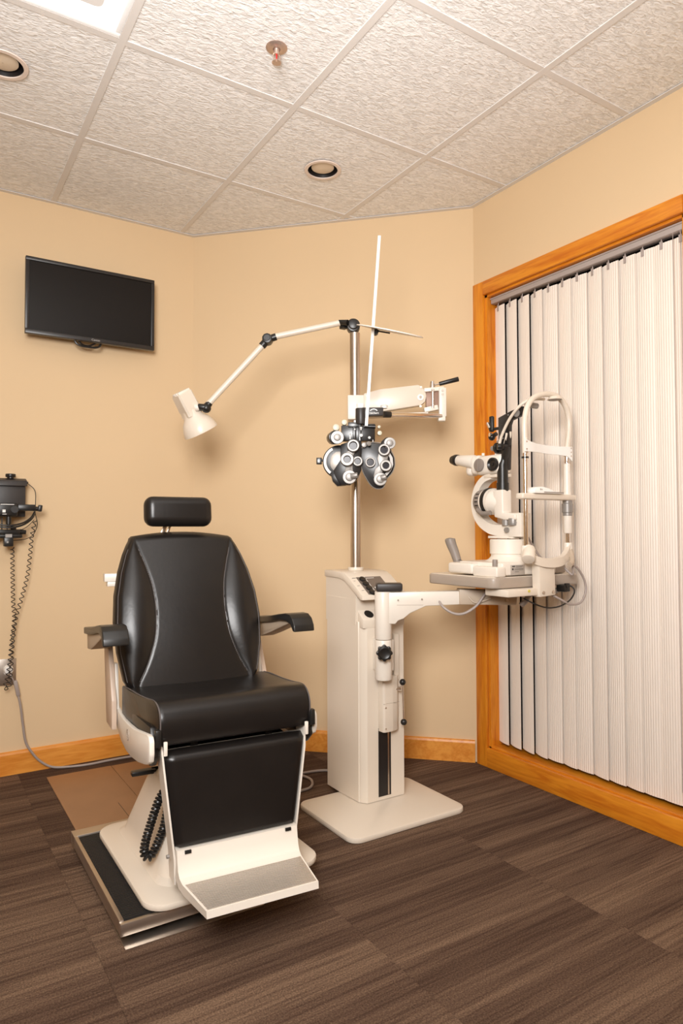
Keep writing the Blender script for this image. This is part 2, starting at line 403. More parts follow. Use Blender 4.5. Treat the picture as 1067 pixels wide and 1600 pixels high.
# vertical blinds
XBL = XR+.040
vb = thing('vertical_blind', (XBL, 1.78, 2.135), 'closed off-white ribbed vertical blind filling the oak-framed window', 'blind')
MB().box((XBL-.020, WY0+.016, 2.108), (XBL+.022, WY1-.016, 2.137), .004).box((XBL-.024, WY0+.016, 2.128), (XBL-.019, WY1-.016, 2.134)).build('headrail', RAIL, vb)
MB().box((XBL-.022, WY0+.0145, 2.106), (XBL+.024, WY0+.022, 2.137), .002).build('end_cap', WHITE, vb)
# slats: hanger position along the wall, turn in degrees
slats = [(2.203, 16), (2.131, 16), (2.059, 16), (1.987, 16), (1.915, 3), (1.841, 12), (1.769, 3), (1.695, 13), (1.623, 9), (1.551, 9), (1.479, 3), (1.405, 3), (1.333, 3)]
zt, zb = 2.094, .112
NP = 18
for yc, tw in slats:
    W = .086; cols = []
    xfm = Matrix.Translation((XBL+.004, yc, 0)) @ Rz(math.radians(-tw))
    t = bmesh.new(); fr, bk = [], []
    for i in range(NP*2+1):
        u = -W/2+W*i/(NP*2)
        crown = -.0055*(1-(2*u/W)**2); rib = (0, .0006, .0016, .0006)[i % 4]
        for lst, dx in ((fr, rib+crown), (bk, crown+.0022)):
            lst.append((t.verts.new((dx, u, zb)), t.verts.new((dx, u, zt))))
    n = len(fr)
    for i in range(n-1):
        t.faces.new((fr[i][0], fr[i+1][0], fr[i+1][1], fr[i][1])); t.faces.new((bk[i][0], bk[i][1], bk[i+1][1], bk[i+1][0]))
        t.faces.new((fr[i][0], bk[i][0], bk[i+1][0], fr[i+1][0])); t.faces.new((fr[i][1], fr[i+1][1], bk[i+1][1], bk[i][1]))
    for i in (0, n-1): t.faces.new((fr[i][0], fr[i][1], bk[i][1], bk[i][0]))
    MB(xfm).add(t).build('slat', BLIND, vb, smooth=20)
    MB(xfm).box((-.0085, -.006, zt-.022), (-.0062, .006, zt+.006)).cyl((-.007, 0, zt-.006), (-.004, 0, zt+.018), .0022, seg=8).build('hanger', RAIL, vb)
ch = MB()
for cy in (1.345, 1.318):
    for i in range(420): 
        z = 2.10-i*.0046
        ch.box((XBL-.030, cy-.0011, z-.0015), (XBL-.0278, cy+.0011, z+.0015))
c_ = ch.build('bead_chain', RAIL, vb, smooth=0)

# recessed cans
for (cx, cy, r), lab in zip(CAN, ('round recessed ceiling light above the white rod, fully in view', 'round recessed ceiling light cut by the left edge of the photo')):
    t = thing('recessed_light', (cx, cy, ZC), lab, 'ceiling light', 'recessed ceiling lights')
    MB().lathe((cx, cy, ZC), (0, 0, 1), [(-.001, r+.014), (-.004, r+.012), (-.004, r-.001), (.001, r-.001), (.001, r+.014)], 40, False).build('trim_ring', mat('trim_ring_paint', (.78, .66, .58), .4), t)
    MB().lathe((cx, cy, ZC), (0, 0, 1), [(.000, r-.002), (.048, r-.010), (.048, r-.006), (.0, r)], 40, False).build('baffle', BAFFLE, t)
    MB().lathe((cx, cy, ZC), (0, 0, 1), [(.004, .001), (.005, r*.5), (.009, r*.74), (.040, r*.76), (.041, .001)], 40, False).build('lens', LENS, t)
# sprinkler
sp = thing('fire_sprinkler', (SPR[0], SPR[1], ZC), 'small pendent fire sprinkler head with red bulb in ceiling tile', 'sprinkler')
c = SPR
MB().lathe((c[0], c[1], ZC+.003), (0, 0, -1), [(0, .034), (.002, .034), (.006, .028), (.007, .012), (.004, .010)], 32).build('escutcheon', BRONZE, sp)
MB().cyl((c[0], c[1], ZC), (c[0], c[1], ZC-.02), .010, .007, 16).build('body', BRONZE, sp)
MB().tube([(c[0]-.009, c[1], ZC-.018), (c[0]-.012, c[1], ZC-.03), (c[0]-.003, c[1], ZC-.044)], .002, sm=4).tube([(c[0]+.009, c[1], ZC-.018), (c[0]+.012, c[1], ZC-.03), (c[0]+.003, c[1], ZC-.044)], .002, sm=4).build('frame_arms', BRONZE, sp)
MB().cyl((c[0], c[1], ZC-.018), (c[0], c[1], ZC-.042), .0028, seg=12).build('glass_bulb', RED, sp, label='red glass bulb')
df = MB().cyl((c[0], c[1], ZC-.044), (c[0], c[1], ZC-.047), .010, seg=16)
for i in range(12):
    a = 2*PI*i/12; p = Vector((c[0]+.012*math.cos(a), c[1]+.012*math.sin(a), ZC-.0455)); df.box(p-Vector((.003, .003, .001)), p+Vector((.003, .003, .001)), rot=Matrix.Rotation(a, 3, 'Z'))
df.build('deflector', BRONZE, sp)
# troffer
tx0, ty0 = TROF; tx1, ty1 = gx0, gy0
tf = thing('ceiling_troffer', ((tx0+tx1)/2, (ty0+ty1)/2, ZC), 'square white fluorescent ceiling fixture with centre basket at top left', 'ceiling light')
fr = MB()
for lo, hi in (((tx0+.012, ty0+.012), (tx1-.012, ty0+.03)), ((tx0+.012, ty1-.03), (tx1-.012, ty1-.012)), ((tx0+.012, ty0+.03), (tx0+.03, ty1-.03)), ((tx1-.03, ty0+.03), (tx1-.012, ty1-.03))):
    fr.box((lo[0], lo[1], ZC), (hi[0], hi[1], ZC+.012), .003)
fr.build('frame', BASKET, tf)
MB().box((tx0+.02, ty0+.02, ZC+.05), (tx1-.02, ty1-.02, ZC+.06)).box((tx0+.016, ty0+.016, ZC+.01), (tx0+.02, ty1-.016, ZC+.06)).box((tx1-.02, ty0+.016, ZC+.01), (tx1-.016, ty1-.016, ZC+.06)).box((tx0+.02, ty1-.02, ZC+.01), (tx1-.02, ty1-.016, ZC+.06)).box((tx0+.02, ty0+.016, ZC+.01), (tx1-.02, ty0+.02, ZC+.06)).build('reflector', TUBEW, tf, smooth=0)
MB().prism(rrect(tx0+.09, ty0+.09, tx1-.085, ty1-.105, .02), 'z', ZC-.002, ZC+.03, .004).build('basket', BASKET, tf)
MB().prism(rrect(tx0+.094, ty0+.094, tx1-.089, ty1-.109, .02), 'z', ZC-.0035, ZC-.002).build('basket_diffuser', mat('basket_lens', (.78, .76, .74), .5, var=.01), tf)

# ------------------------------------------------------------------ television
TVY = 3.235
tv = thing('television', (.69, YL, 2.10), 'black flat-screen television mounted high on the beige wall', 'television')
x0, x1, z0, z1 = .412, .984, 1.944, 2.287
MB().box((x0+.02, TVY+.01, z0+.02), (x1-.02, TVY+.03, z1-.02), .006).box((.60, TVY+.02, 2.03), (.80, TVY+.05, 2.2), .004).build('housing', BEZEL, tv)
fr = MB(); b_ = .016
fr.box((x0, TVY-.006, z1-b_), (x1, TVY+.018, z1), .002).box((x0, TVY-.006, z0), (x1, TVY+.018, z0+.019), .002)
fr.box((x0, TVY-.006, z0+.019), (x0+b_, TVY+.018, z1-b_), .002).box((x1-b_, TVY-.006, z0+.019), (x1, TVY+.018, z1-b_), .002)
fr.build('bezel', BEZEL, tv)
MB().box((x0+b_-.002, TVY, z0+.017), (x1-b_+.002, TVY+.01, z1-b_+.002)).build('screen', SCREEN, tv, smooth=0)
MB().box((.64, TVY+.045, 2.05), (.76, YL, 2.18), .003).build('wall_bracket', BLACKM, tv)
MB().tube([(.615, TVY+.02, z0+.04), (.63, TVY+.015, z0-.012), (.68, TVY+.015, z0-.022), (.73, TVY+.015, z0-.014), (.745, TVY+.02, z0+.03)], .005, sm=6).tube([(.62, TVY+.03, z0+.04), (.65, TVY+.025, z0-.006), (.69, TVY+.03, z0-.012), (.74, TVY+.03, z0+.02)], .004, sm=6).build('cable_loop', BLACKP, tv)
text('Canon', .014, mat('silver_print', (.45, .42, .39), .5), tv, 'badge', (.711, TVY-.0062, z0+.009), (1, 0, 0), (0, 0, 1), .0003)

# ------------------------------------------------------------------ wall rack with two headsets, cords, outlet
YW = YL
rk = thing('headset_wall_rack', (.34, YW, 1.2), 'dark grey wall-mounted charger box with knob at the left edge', 'charger')
MB().box((.26, YW-.075, 1.133), (.424, YW, 1.285), .004).build('box', DGREY, rk)
MB().prism([(YW-.092, 1.268), (YW-.085, 1.292), (YW-.05, 1.303), (YW, 1.303), (YW, 1.268)], 'x', .255, .428, .002).build('lid', DGREY, rk)
MB().cyl((.366, YW-.05, 1.302), (.366, YW-.05, 1.308), .014).cyl((.366, YW-.05, 1.308), (.366, YW-.05, 1.322), .021, seg=10, bev=.002).build('knob', BLACKP, rk)
MB().box((.428, YW-.06, 1.279), (.436, YW-.05, 1.290), .002).build('wire_clip', BLACKP, rk)
hs = thing('indirect_ophthalmoscope', (.36, YW-.12, 1.15), 'upper black binocular headset with curved band hanging on the charger box', 'headset')
YH = YW-.12
MB().box((.28, YH-.03, 1.135), (.385, YH+.035, 1.19), .006).box((.385, YH-.018, 1.158), (.457, YH+.018, 1.186), .005).cyl((.372, YH-.034, 1.163), (.372, YH-.015, 1.163), .015).build('optics_housing', BLACKP, hs)
MB().cyl((.452, YH, 1.168), (.470, YH, 1.168), .010).box((.468, YH-.014, 1.156), (.484, YH+.014, 1.185), .004, rot=Matrix.Rotation(.15, 3, 'Y')).build('side_knob', BLACKP, hs)
MB().box((.325, YH-.033, 1.150), (.337, YH-.030, 1.162)).box((.318, YH-.0315, 1.183), (.37, YH-.030, 1.1855)).box((.325, YH-.0325, 1.142), (.341, YH-.031, 1.144)).build('white_marking', WHITE, hs)
bd = MB()
arcp = [(.455, YH, 1.155), (.44, YH-.01, 1.13), (.41, YH-.02, 1.108), (.37, YH-.025, 1.096), (.33, YH-.025, 1.096), (.28, YH-.02, 1.11), (.25, YH, 1.14)]
bd.tube(arcp, .004, sm=6).tube([(x, y+.004, z-.009) for x, y, z in arcp], .004, sm=6).build('head_band', BLACKM, hs)
MB().cyl((.352, YH, 1.135), (.352, YH, 1.10), .011).cyl((.352, YH, 1.10), (.352, YH, 1.09), .006).build('cable_plug', BLACKP, hs)
h2 = thing('headset_clip_rack', (.36, YW, 1.05), 'lower black headset bracket with buckle under the charger box', 'headset')
MB().box((.26, YW-.11, 1.055), (.40, YW-.06, 1.078), .004).cyl((.40, YW-.085, 1.068), (.425, YW-.085, 1.066), .012, .009).cyl((.375, YW-.085, 1.073), (.375, YW-.085, 1.092), .012, seg=14).box((.27, YW-.115, 1.040), (.41, YW-.075, 1.058), .012).build('bracket', BLACKP, h2)
MB().box((.335, YW-.125, 1.005), (.372, YW-.085, 1.045), .004).box((.347, YW-.115, 1.075), (.349, YW-.1, 1.135)).box((.327, YW-.1, 1.04), (.331, YW-.09, 1.13)).box((.345, YW-.06, 1.04), (.36, YW, 1.07)).build('clip', BLACKP, h2)
MB().box((.340, YW-.1265, 1.044), (.366, YW-.1245, 1.058)).box((.345, YW-.1265, 1.020), (.352, YW-.1245, 1.028)).build('buckle', SILVER, h2)
w1 = tag(MB().tube([(.432, YW-.055, 1.284), (.462, YW-.07, 1.25), (.462, YW-.09, 1.19), (.46, YW-.1, 1.15), (.470, YW-.09, 1.10), (.455, YW-.08, 1.055), (.42, YW-.08, 1.035), (.36, YW-.09, 1.030)], .0016, 6, 8).tube([(.455, YW-.1, 1.12), (.43, YW-.08, 1.09), (.395, YW-.08, 1.07)], .0014, 6, 6).build('thin_wire', BLACKP), 'thin black wire looping from charger lid past the headsets', 'wire')
def cordpath(lab, path, R, pitch, r):
    return tag(MB().tube(coil(path, R, pitch), r, 6).build('coiled_cord', BLACKP), lab, 'cord', 'coiled cords below the charger')
yc = YW-.055
cordpath('right coiled black cord running from the headset knob down the wall', [(.462, yc-.03, 1.12), (.452, yc-.01, 1.05), (.448, yc, .98), (.436, yc, .87), (.410, yc, .76), (.392, yc, .69), (.380, yc, .58), (.376, yc, .49), (.372, yc, .43)], .0075, .0245, .0019)
cordpath('left coiled black cord hanging straight from the buckle clip', [(.372, yc-.02, 1.00), (.376, yc, .95), (.378, yc, .86), (.381, yc, .76), (.386, yc, .69), (.378, yc+.004, .6), (.370, yc+.004, .50), (.360, yc+.004, .43), (.352, yc+.004, .40), (.362, yc, .388), (.372, yc, .41), (.37, yc, .44)], .0075, .021, .0019)
ol = thing('outlet_plate', (.33, YW, .45), 'grey steel double outlet plate at the left edge above baseboard', 'outlet')
MB().box((.286, YW-.005, .392), (.402, YW, .508), .0015).build('plate', ALU, ol)
for xx in (.313, .370): MB().cyl((xx, YW-.005, .455), (xx, YW-.007, .455), .019).build('receptacle', WHITE, ol)
pl = thing('power_plug', (.370, YW, .462), 'round cream plug pushed into the wall outlet', 'plug')
MB().cyl((.370, YW-.007, .462), (.370, YW-.035, .462), .021, .017, bev=.003).build('plug_body', WHITE, pl)
MB().tube([(.372, YW-.03, .452), (.384, YW-.035, .425), (.395, YW-.03, .395), (.405, YW-.028, .365)], .0035, 8, 6).build('thin_lead', WIRE_G, pl)
cb = thing('chair_power_cable', (.40, YW, .0), 'grey power cable sagging from the outlet along the baseboard to the chair', 'cable')
MB().box((.394, YW-.036, .345), (.410, YW-.020, .415), .003, rot=Matrix.Rotation(-.2, 3, 'Y')).build('cable_splice', WIRE_G, cb)
MB().tube([(.408, YW-.028, .35), (.418, YW-.028, .30), (.428, YW-.026, .22), (.440, YW-.028, .14), (.465, YW-.03, .09), (.50, YW-.032, .045), (.55, YW-.04, .012), (.62, YW-.06, .006), (.70, YW-.075, .006), (.80, YW-.075, .008), (.92, YW-.09, .008), (1.0, YW-.2, .008)], .0052, 8, 6).build('cable', WIRE_G, cb)

# ------------------------------------------------------------------ floor panels
fp = thing('floor_panel', (.72, 2.8, 0), 'brown hardboard floor cover with two seams behind the exam chair', 'floor cover')
MB().box((.510, 2.42, 0), (.780, 3.190, .003)).build('panel', HARDB, fp, smooth=0)
MB().box((.7815, 2.42, 0), (1.045, 3.185, .0035)).build('panel', HARDB, fp, smooth=0)
MB().box((.700, 2.42, .003), (.7015, 2.74, .0036)).build('seam', BAFFLE, fp, smooth=0)

# ------------------------------------------------------------------ platform
pf = thing('chair_platform', (.74, 2.1, 0), 'low aluminium-edged platform with black ribbed rubber top under the chair', 'platform')
px0, px1, py0, py1 = .468, .985, 1.800, 2.440
MB().box((px0, py0, .022), (px1, py0+.014, .054), .001).box((px0, py1-.05, .022), (px1, py1, .058), .001).box((px0, py0+.014, .022), (px0+.012, py1-.05, .058), .001).box((px1-.012, py0+.014, .022), (px1, py1-.05, .058), .001).box((px0+.012, py0+.014, .022), (px1-.012, py1-.05, .05)).build('frame', ALU, pf)
rb = MB().box((px0+.013, py0+.015, .05), (px1-.013, py1-.055, .054))
yy = py0+.02
while yy < py1-.06:
    rb.box((px0+.014, yy, .0535), (px1-.014, yy+.004, .0575), 0); yy += .0078
rb.build('ribbed_mat', RUBBER, pf, smooth=0)
for fx, fy in ((px0+.02, py0+.05), (px1-.08, py0+.05), (px0+.02, py1-.11), (px1-.08, py1-.11)): MB().box((fx, fy, .003 if fy < 2 else .0035), (fx+.06, fy+.06, .022)).build('foot', BLACKP, pf)
tag(MB().box((px0+.006, py0-.026, 0), (px1-.12, py0+.14, .003), .001).build('floor_strip', ALU), 'thin bare metal plate on the carpet just below the platform front', 'metal plate')

# ------------------------------------------------------------------ exam chair
chr_ = thing('exam_chair', (.80, 2.09, .055), 'black padded cream-framed reclining exam chair with armrests and footrest', 'chair')
CX = Matrix.Translation((.80, 2.09, 0)) @ Rz(math.radians(-4.6))
bpz = .059
MB().prism(rrect(.535, 1.785, 1.070, 2.385, .065, 8), 'z', bpz, bpz+.018, .006).build('base_plate', CREAM, chr_)
ring = lambda x0_, y0_, x1_, y1_, r, z: [(p[0], p[1], z) for p in rrect(x0_, y0_, x1_, y1_, r, 5)]
cv = MB(); cv.rings([ring(.590, 1.86, 1.01, 2.36, .06, bpz+.016), ring(.606, 1.88, .99, 2.34, .06, bpz+.030), ring(.614, 1.89, .985, 2.33, .06, bpz+.06), ring(.660, 1.97, .94, 2.27, .05, .262), ring(.672, 1.99, .928, 2.25, .04, .290), ring(.695, 2.01, .905, 2.23, .03, .300)])
cv.build('base_cover', CREAM, chr_)
MB(CX).box((-.07, -.08, .28), (.07, .10, .43)).box((-.19, -.22, .42), (.19, .14, .455), .004).box((-.12, -.29, .45), (-.10, -.05, .49)).box((.10, -.29, .45), (.12, -.05, .49)).build('lift_mechanism', BLACKM, chr_)
MB(CX).cyl((-.10, .10, .298), (-.140, .10, .298), .006).box((-.205, .085, .285), (-.128, .112, .300), .004).build('foot_lever', BLACKP, chr_)
# seat cushion
def cushion_x(prof, half, sl, bulge=0):
    """prof: closed (y,z) outline; half(y) half width; extruded along x with rounded sides"""
    cy = sum(p[0] for p in prof)/len(prof); cz = sum(p[1] for p in prof)/len(prof); R = []
    for s, k in sl:
        R.append([(half(p[0])*s, cy+(p[0]-cy)*k, cz+(p[1]-cz)*k+bulge*(1-s*s)*(1 if p[1] > cz else 0)) for p in prof])
    return R
sprof = [(.085, .578), (.03, .584), (-.05, .589), (-.13, .594), (-.20, .600), (-.25, .607), (-.29, .611), (-.315, .607), (-.335, .594), (-.346, .574), (-.349, .55), (-.346, .525), (-.338, .505), (-.325, .496), (-.25, .488), (-.10, .472), (.085, .46)]
sprof = [(p.x, p.y) for p in smooth_path([Vector((a, b, 0)) for a, b in sprof], 2)]
sl = [(-1, .955), (-.993, .98), (-.975, .995), (-.93, 1), (-.7, 1), (-.4, 1), (-.1, 1), (.1, 1), (.4, 1), (.7, 1), (.93, 1), (.975, .995), (.993, .98), (1, .955)]
hw = lambda y: .219+.020*min(1, max(0, (y+.34)/.38))
R = cushion_x(sprof, hw, sl)
# shallow dish in the top
R = [[(x, y, z-(.010*math.exp(-(x/.12)**2)*math.exp(-((y+.14)/.11)**2) if z > .57 else 0)) for x, y, z in r] for r in R]
seat = MB(CX).rings(R).build('seat', LEATHER, chr_, smooth=60)
for s in (-1, 1):
    MB(CX).tube([(s*(hw(y)*.985), y*.995-.001, z*.99+.0065) for y, z in [(.07, .579), (0, .586), (-.1, .591), (-.2, .599), (-.28, .608), (-.315, .605), (-.338, .591), (-.348, .572), (-.350, .55), (-.344, .52)]], .0022, 6, 4).build('piping', PIPE, seat)
# backrest
def wid(v):
    K = [(0, .205), (.06, .222), (.25, .240), (.45, .246), (.62, .240), (.78, .224), (.9, .205), (.97, .19), (1, .182)]
    for (a, x), (b, y) in zip(K, K[1:]):
        if v <= b:
            t = (v-a)/(b-a); return x+(y-x)*t
    return K[-1][1]
def sfrac(v):   # inner seam as a fraction of the half width
    t = (v-.5)/.5; return .47+.43*abs(t)**2.2
BZ0, BZ1 = .572, 1.034
def bpos(v): z = BZ0+(BZ1-BZ0)*v; y = .055+.155*v-.02*math.sin(PI*v); return y, z
def back_front(x, v, w):
    f = abs(x)/w; s = sfrac(v); d = .0
    edge = max(0, 1-((f-.93)/.07)**2) if f > .93 else 1
    d += .012*(1-f**2)*0+.004
    if f < s: d += .006*math.cos(f/s*PI/2)
    else: d += .016*math.sin(PI*min(1, (f-s)/(.95-s)))*math.sin(PI*min(1, max(0, v)))**.6 if f < .95 else 0
    d -= .003*math.exp(-((f-s)/.014)**2)
    d -= .003*math.exp(-((f-.95)/.014)**2)
    return d
NV, NF = 80, 150
rgs = []
TH = .085
for j in range(-3, NV+4):
    v = min(1, max(0, j/NV)); over = 0 if 0 <= j <= NV else (abs(j) if j < 0 else j-NV)
    ks = [1, .985, .94, .80][over]; dth = [1, .80, .52, .18][over]; zo = [0, .009, .016, .020][over]*(1 if j > 0 else -1)
    y, z = bpos(v); w = wid(v)*ks; ring_ = []
    arch = lambda x: .012*(1-(x/w)**2)*v**4
    for i in range(NF+1):
        x = -w+2*w*i/NF; f = abs(x)/w
        rr = 1-math.sqrt(max(0, 1-max(0, (f-.90)/.10)**2))
        d = back_front(x, v, w)*(1 if over == 0 else .4)
        ring_.append((x, y-(TH/2*(1-rr*.8)+d)*dth, z+zo+arch(x)))
    for i in range(1, 12):
        x = w-2*w*i/12; ring_.append((x, y+TH/2*dth*(1-.5*(abs(x)/w)**6), z+zo+arch(x)))
    rgs.append(ring_)
CX0 = CX; CX = CX0 @ Matrix.Translation((-.020, 0, 0))
back = MB(CX).rings(rgs).build('backrest', LEATHER, chr_, smooth=60)
for s in (-1, 1):
    for ff, nm in ((None, 'seam'), (.955, 'seam')):
        P = []
        for q in range(3, 48):
            v = q/50; w = wid(v); f = sfrac(v) if ff is None else ff; x = s*f*w; y, z = bpos(v)
            rr = 1-math.sqrt(max(0, 1-max(0, (f-.90)/.10)**2))
            P.append((x, y-(TH/2*(1-rr*.8)+back_front(x, v, w))-.0006, z+.012*(1-f*f)*v**4))
        MB(CX).tube(P, .0012, 6).build(nm, PIPE, back)
# headrest
CX = CX0 @ Matrix.Translation((-.036, 0, 0))
hr = MB(CX).box((-.116, .150, 1.083), (.116, .215, 1.186), .030, 6, rot=Matrix.Rotation(math.radians(-6), 3, 'X')).build('headrest', LEATHER, chr_, smooth=60)
MB(CX).tube([(-.085, .160, 1.092), (.085, .160, 1.092)], .0014, 6).build('seam', PIPE, hr)
MB(CX).box((-.048, .218, 1.02), (-.034, .224, 1.12), .001, rot=Matrix.Rotation(.35, 3, 'Y')).box((-.028, .218, 1.02), (-.020, .224, 1.12), .001, rot=Matrix.Rotation(.35, 3, 'Y')).build('headrest_bar', STEEL, chr_)
CX = CX0
# back frame (cream) and release bar
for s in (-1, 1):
    MB(CX).prism([(.095, .44), (.20, .44), (.265, .70), (.265, .73), (.20, .73), (.135, .60), (.10, .53)], 'x', s*.250, s*.266, .003).build('back_frame_arm', mat('shaded_cream', (.62, .47, .36), .45, var=.04), chr_)  # cream frame arm coloured tan, its shade put into the base colour
    MB(CX).prism([(.105, .46), (.135, .46), (.165, .64), (.14, .64)], 'x', s*.240, s*.250, .002).build('hinge_strip', CREAM2, chr_)
MB(CX).box((-.19, .14, .50), (.15, .158, .93), .004).box((-.15, .158, .60), (.15, .2, .90), .01).build('back_shell', CREAM, chr_)
MB(CX).box((-.262, .285, .894), (.10, .315, .922), .003).box((-.252, .287, .878), (-.16, .313, .894), .002).box((-.06, .195, .88), (.06, .30, .91), .002).build('release_bar', CREAM2, chr_)
# side panels
def side_panel(s):
    pts = [(.155, .508), (.10, .499), (.02, .494), (-.06, .497), (-.16, .506), (-.26, .523), (-.33, .535), (-.355, .535), (-.366, .525), (-.368, .49), (-.360, .470), (-.335, .458), (-.30, .448), (-.22, .430), (-.12, .416), (-.04, .412), (.04, .420), (.10, .440), (.145, .475)]
    m = MB(CX).prism([(y, z) for y, z in pts], 'x', s*.234, s*.248, .004).build('side_panel', CREAM2, chr_)
    X = s*.2485
    MB(CX).lathe((X, -.075, .468), (s, 0, 0), [(-.001, .017), (.0008, .017), (.0008, .014), (-.001, .014)], 28, False).build('round_emblem', TAUPE, m)
    MB(CX).box((min(X, X+s*.0008), -.088, .474), (max(X, X+s*.0008), -.062, .476)).box((min(X, X+s*.0008), -.088, .468), (max(X, X+s*.0008), -.066, .470)).box((min(X, X+s*.0008), -.084, .461), (max(X, X+s*.0008), -.066, .463)).build('emblem_print', TAUPE, m)
side_panel(-1)
CX_ = CX; CX = CX @ Matrix.Translation((.000, .036, 0)); side_panel(1); CX = CX_
for s in (-1, 1):
    MB(CX).prism([(-.335, .47), (-.30, .545), (.08, .52), (.08, .45), (-.30, .44)], 'x', s*.214, s*.2335, .006).build('seat_side_pad', LEATHER, chr_)
    MB(CX).box((s*.222-.008, -.356, .502), (s*.222+.008, -.336, .548), .004).build('corner_bumper', BLACKP, chr_)
# armrests
def arm(s):
    a_ = thing_arm = None
    pad = [(.235, .752), (.15, .760), (.05, .774), (-.03, .788), (-.09, .797), (-.125, .797), (-.150, .786), (-.166, .765), (-.170, .745), (-.156, .745), (-.138, .764), (-.10, .772), (-.04, .768), (.05, .752), (.15, .738), (.235, .730)]
    p = MB(CX).prism(pad, 'x', s*.262, s*.334, .004, 3).build('armrest', BLACKP, chr_)
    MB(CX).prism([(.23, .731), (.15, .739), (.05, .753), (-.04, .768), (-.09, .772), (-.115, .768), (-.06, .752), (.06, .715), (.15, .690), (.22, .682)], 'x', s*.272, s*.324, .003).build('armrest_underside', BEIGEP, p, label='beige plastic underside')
    MB(CX).box((min(s*.255, s*.30), .205, .69), (max(s*.255, s*.30), .245, .735), .004).build('arm_pivot', CREAM, p)
arm(-1)
CX = CX0 @ Matrix.Translation((-.017, 0, 0)); arm(1); CX = CX0
# leg rest and footrest
LEGP = []
for j in range(0, 25):
    v = j/24; z = .222+.255*v; w = .176+.034*v; e = .018*(1-math.sqrt(max(0, 1-max(0, abs(v-.5)*2-.88)**2/.0144)))
    rg = []
    for i in range(25):
        x = -w+2*w*i/24; f = abs(x)/w; rr = 1-math.sqrt(max(0, 1-max(0, (f-.93)/.07)**2))
        rg.append((x*(1-e*.6), -.345-.006*math.sin(PI*v)*(1-f*f)+(rr*.022)+e, z))
    for i in range(1, 8): rg.append(((w-2*w*i/8), -.298, z))
    LEGP.append(rg)
MB(CX).rings(LEGP).build('leg_pad', LEATHER, chr_, smooth=60)
MB(CX).rings([[(-w, -.298, z), (w, -.298, z), (w, -.284, z), (-w, -.284, z)] for w, z in ((.168, .17), (.198, .475))]).build('leg_shell', CREAM, chr_)
for s in (-1, 1):
    MB(CX).rings([[(s*w, -.338+d, z), (s*(w+.005), -.338+d, z), (s*(w+.005), -.275, z), (s*w, -.275, z)] for w, z, d in ((.168, .128, .01), (.172, .20, 0), (.201, .44, .0), (.206, .505, .010), (.207, .520, .03))]).build('side_flange', CREAM2, chr_)
    MB(CX).box((s*.203-.005, -.355, .478), (s*.203+.005, -.347, .515), .002).build('flange_tab', CREAM2, chr_)
ft = [(-.300, .225), (-.352, .225), (-.356, .20), (-.362, .176), (-.372, .163), (-.39, .156), (-.540, .156), (-.543, .139), (-.40, .132), (-.365, .137), (-.335, .150), (-.31, .17), (-.300, .19)]
fs = []
def fwid(y): return .172 if y > -.36 else .172-.024*((-.36-y)/.188)
foot = MB(CX).rings([[(s*fwid(y), y, z) for y, z in ft] for s in (-1, -.5, 0, .5, 1)]).build('footrest', CREAM2, chr_, smooth=30)
for i in range(21):
    y = -.400-i*.0067; z = .1562
    w = fwid(y)-.005
    MB(CX).box((-w, y-.0018, z-.001), (w, y+.0018, z+.0022)).build('tread_rib', mat('tread_metal', (.60, .54, .48), .35, .6, var=.05), foot, smooth=0)
MB(CX).box((-.152, -.357, .216), (-.135, -.350, .224)).box((.135, -.357, .216), (.152, -.350, .224)).build('pad_clip', BLACKP, foot)
MB(CX).cyl((-.186, -.325, .205), (-.193, -.325, .205), .005, seg=12).build('flange_screw', SILVER, foot)
# coiled cord loop hung on the left of the base
cl = MB(CX).tube(coil([(-.150, -.135, .315), (-.172, -.14, .285), (-.192, -.145, .235), (-.212, -.15, .175), (-.214, -.152, .145), (-.200, -.152, .135), (-.182, -.15, .158), (-.158, -.145, .21), (-.146, -.14, .265), (-.150, -.135, .315)], .0095, .0095, 12), .0042, 6).build('coiled_cord', BLACKP, chr_)

# ------------------------------------------------------------------ instrument stand
st = thing('instrument_stand', (1.565, 2.2, 0), 'tall cream instrument stand with sloping console and flat square base', 'stand')
MB().prism(rrect(1.272, 1.935, 1.797, 2.330, .045, 6), 'z', 0, .020, .006).build('base_plate', CREAM, st)
# body: side outline is (y,z); the front corners are chamfered
def plan(x0_, x1_, y0_, y1_, c): return [(x0_+c, y0_), (x1_-c, y0_), (x1_, y0_+c), (x1_, y1_), (x0_, y1_), (x0_-.0, y0_+c*1.2)]
BX0, BX1, BYF, BYB = 1.464, 1.672, 2.160, 2.424
def bring(z, yf, yb=BYB): 
    return [(BX0+.026, yf, z), (BX1-.006, yf, z), (BX1, yf+.010, z), (BX1, yb-.01, z), (BX1-.01, yb, z), (BX0+.01, yb, z), (BX0, yb-.01, z), (BX0-.001, yf+.15, z), (BX0+.004, yf+.03, z), (BX0+.0075, yf+.028, z), (BX0+.009, yf+.020, z)]
bod = MB(); bod.rings([bring(.022, BYF), bring(.30, BYF), bring(.60, BYF), bring(.712, BYF), bring(.714, BYF+.001)])
bod.rings([[(x, max(y, 2.200) if y < 2.26 else y, z_) for x, y, _ in bring(0, BYF)] for z_ in (.714, .80)])
bod.build('body', CREAM, st)
MB().prism([(BYF-.001, .690), (BYF-.001, .724), (2.202, .758), (2.202, .690)], 'x', BX0+.008, BX1-.001, .003).build('holder_shelf', CREAM, st)
for xx in (1.513, 1.645): MB().lathe((xx, 2.181, .741), (0, -.62, .78), [(-.02, .012), (.002, .013), (.002, .0195), (-.02, .0195)], 24, False).cyl(Vector((xx, 2.181, .741))-Vector((0, -.62, .78))*.02, Vector((xx, 2.181, .741))+Vector((0, -.62, .78))*.0012, .0138).build('instrument_well', BLACKP, st)
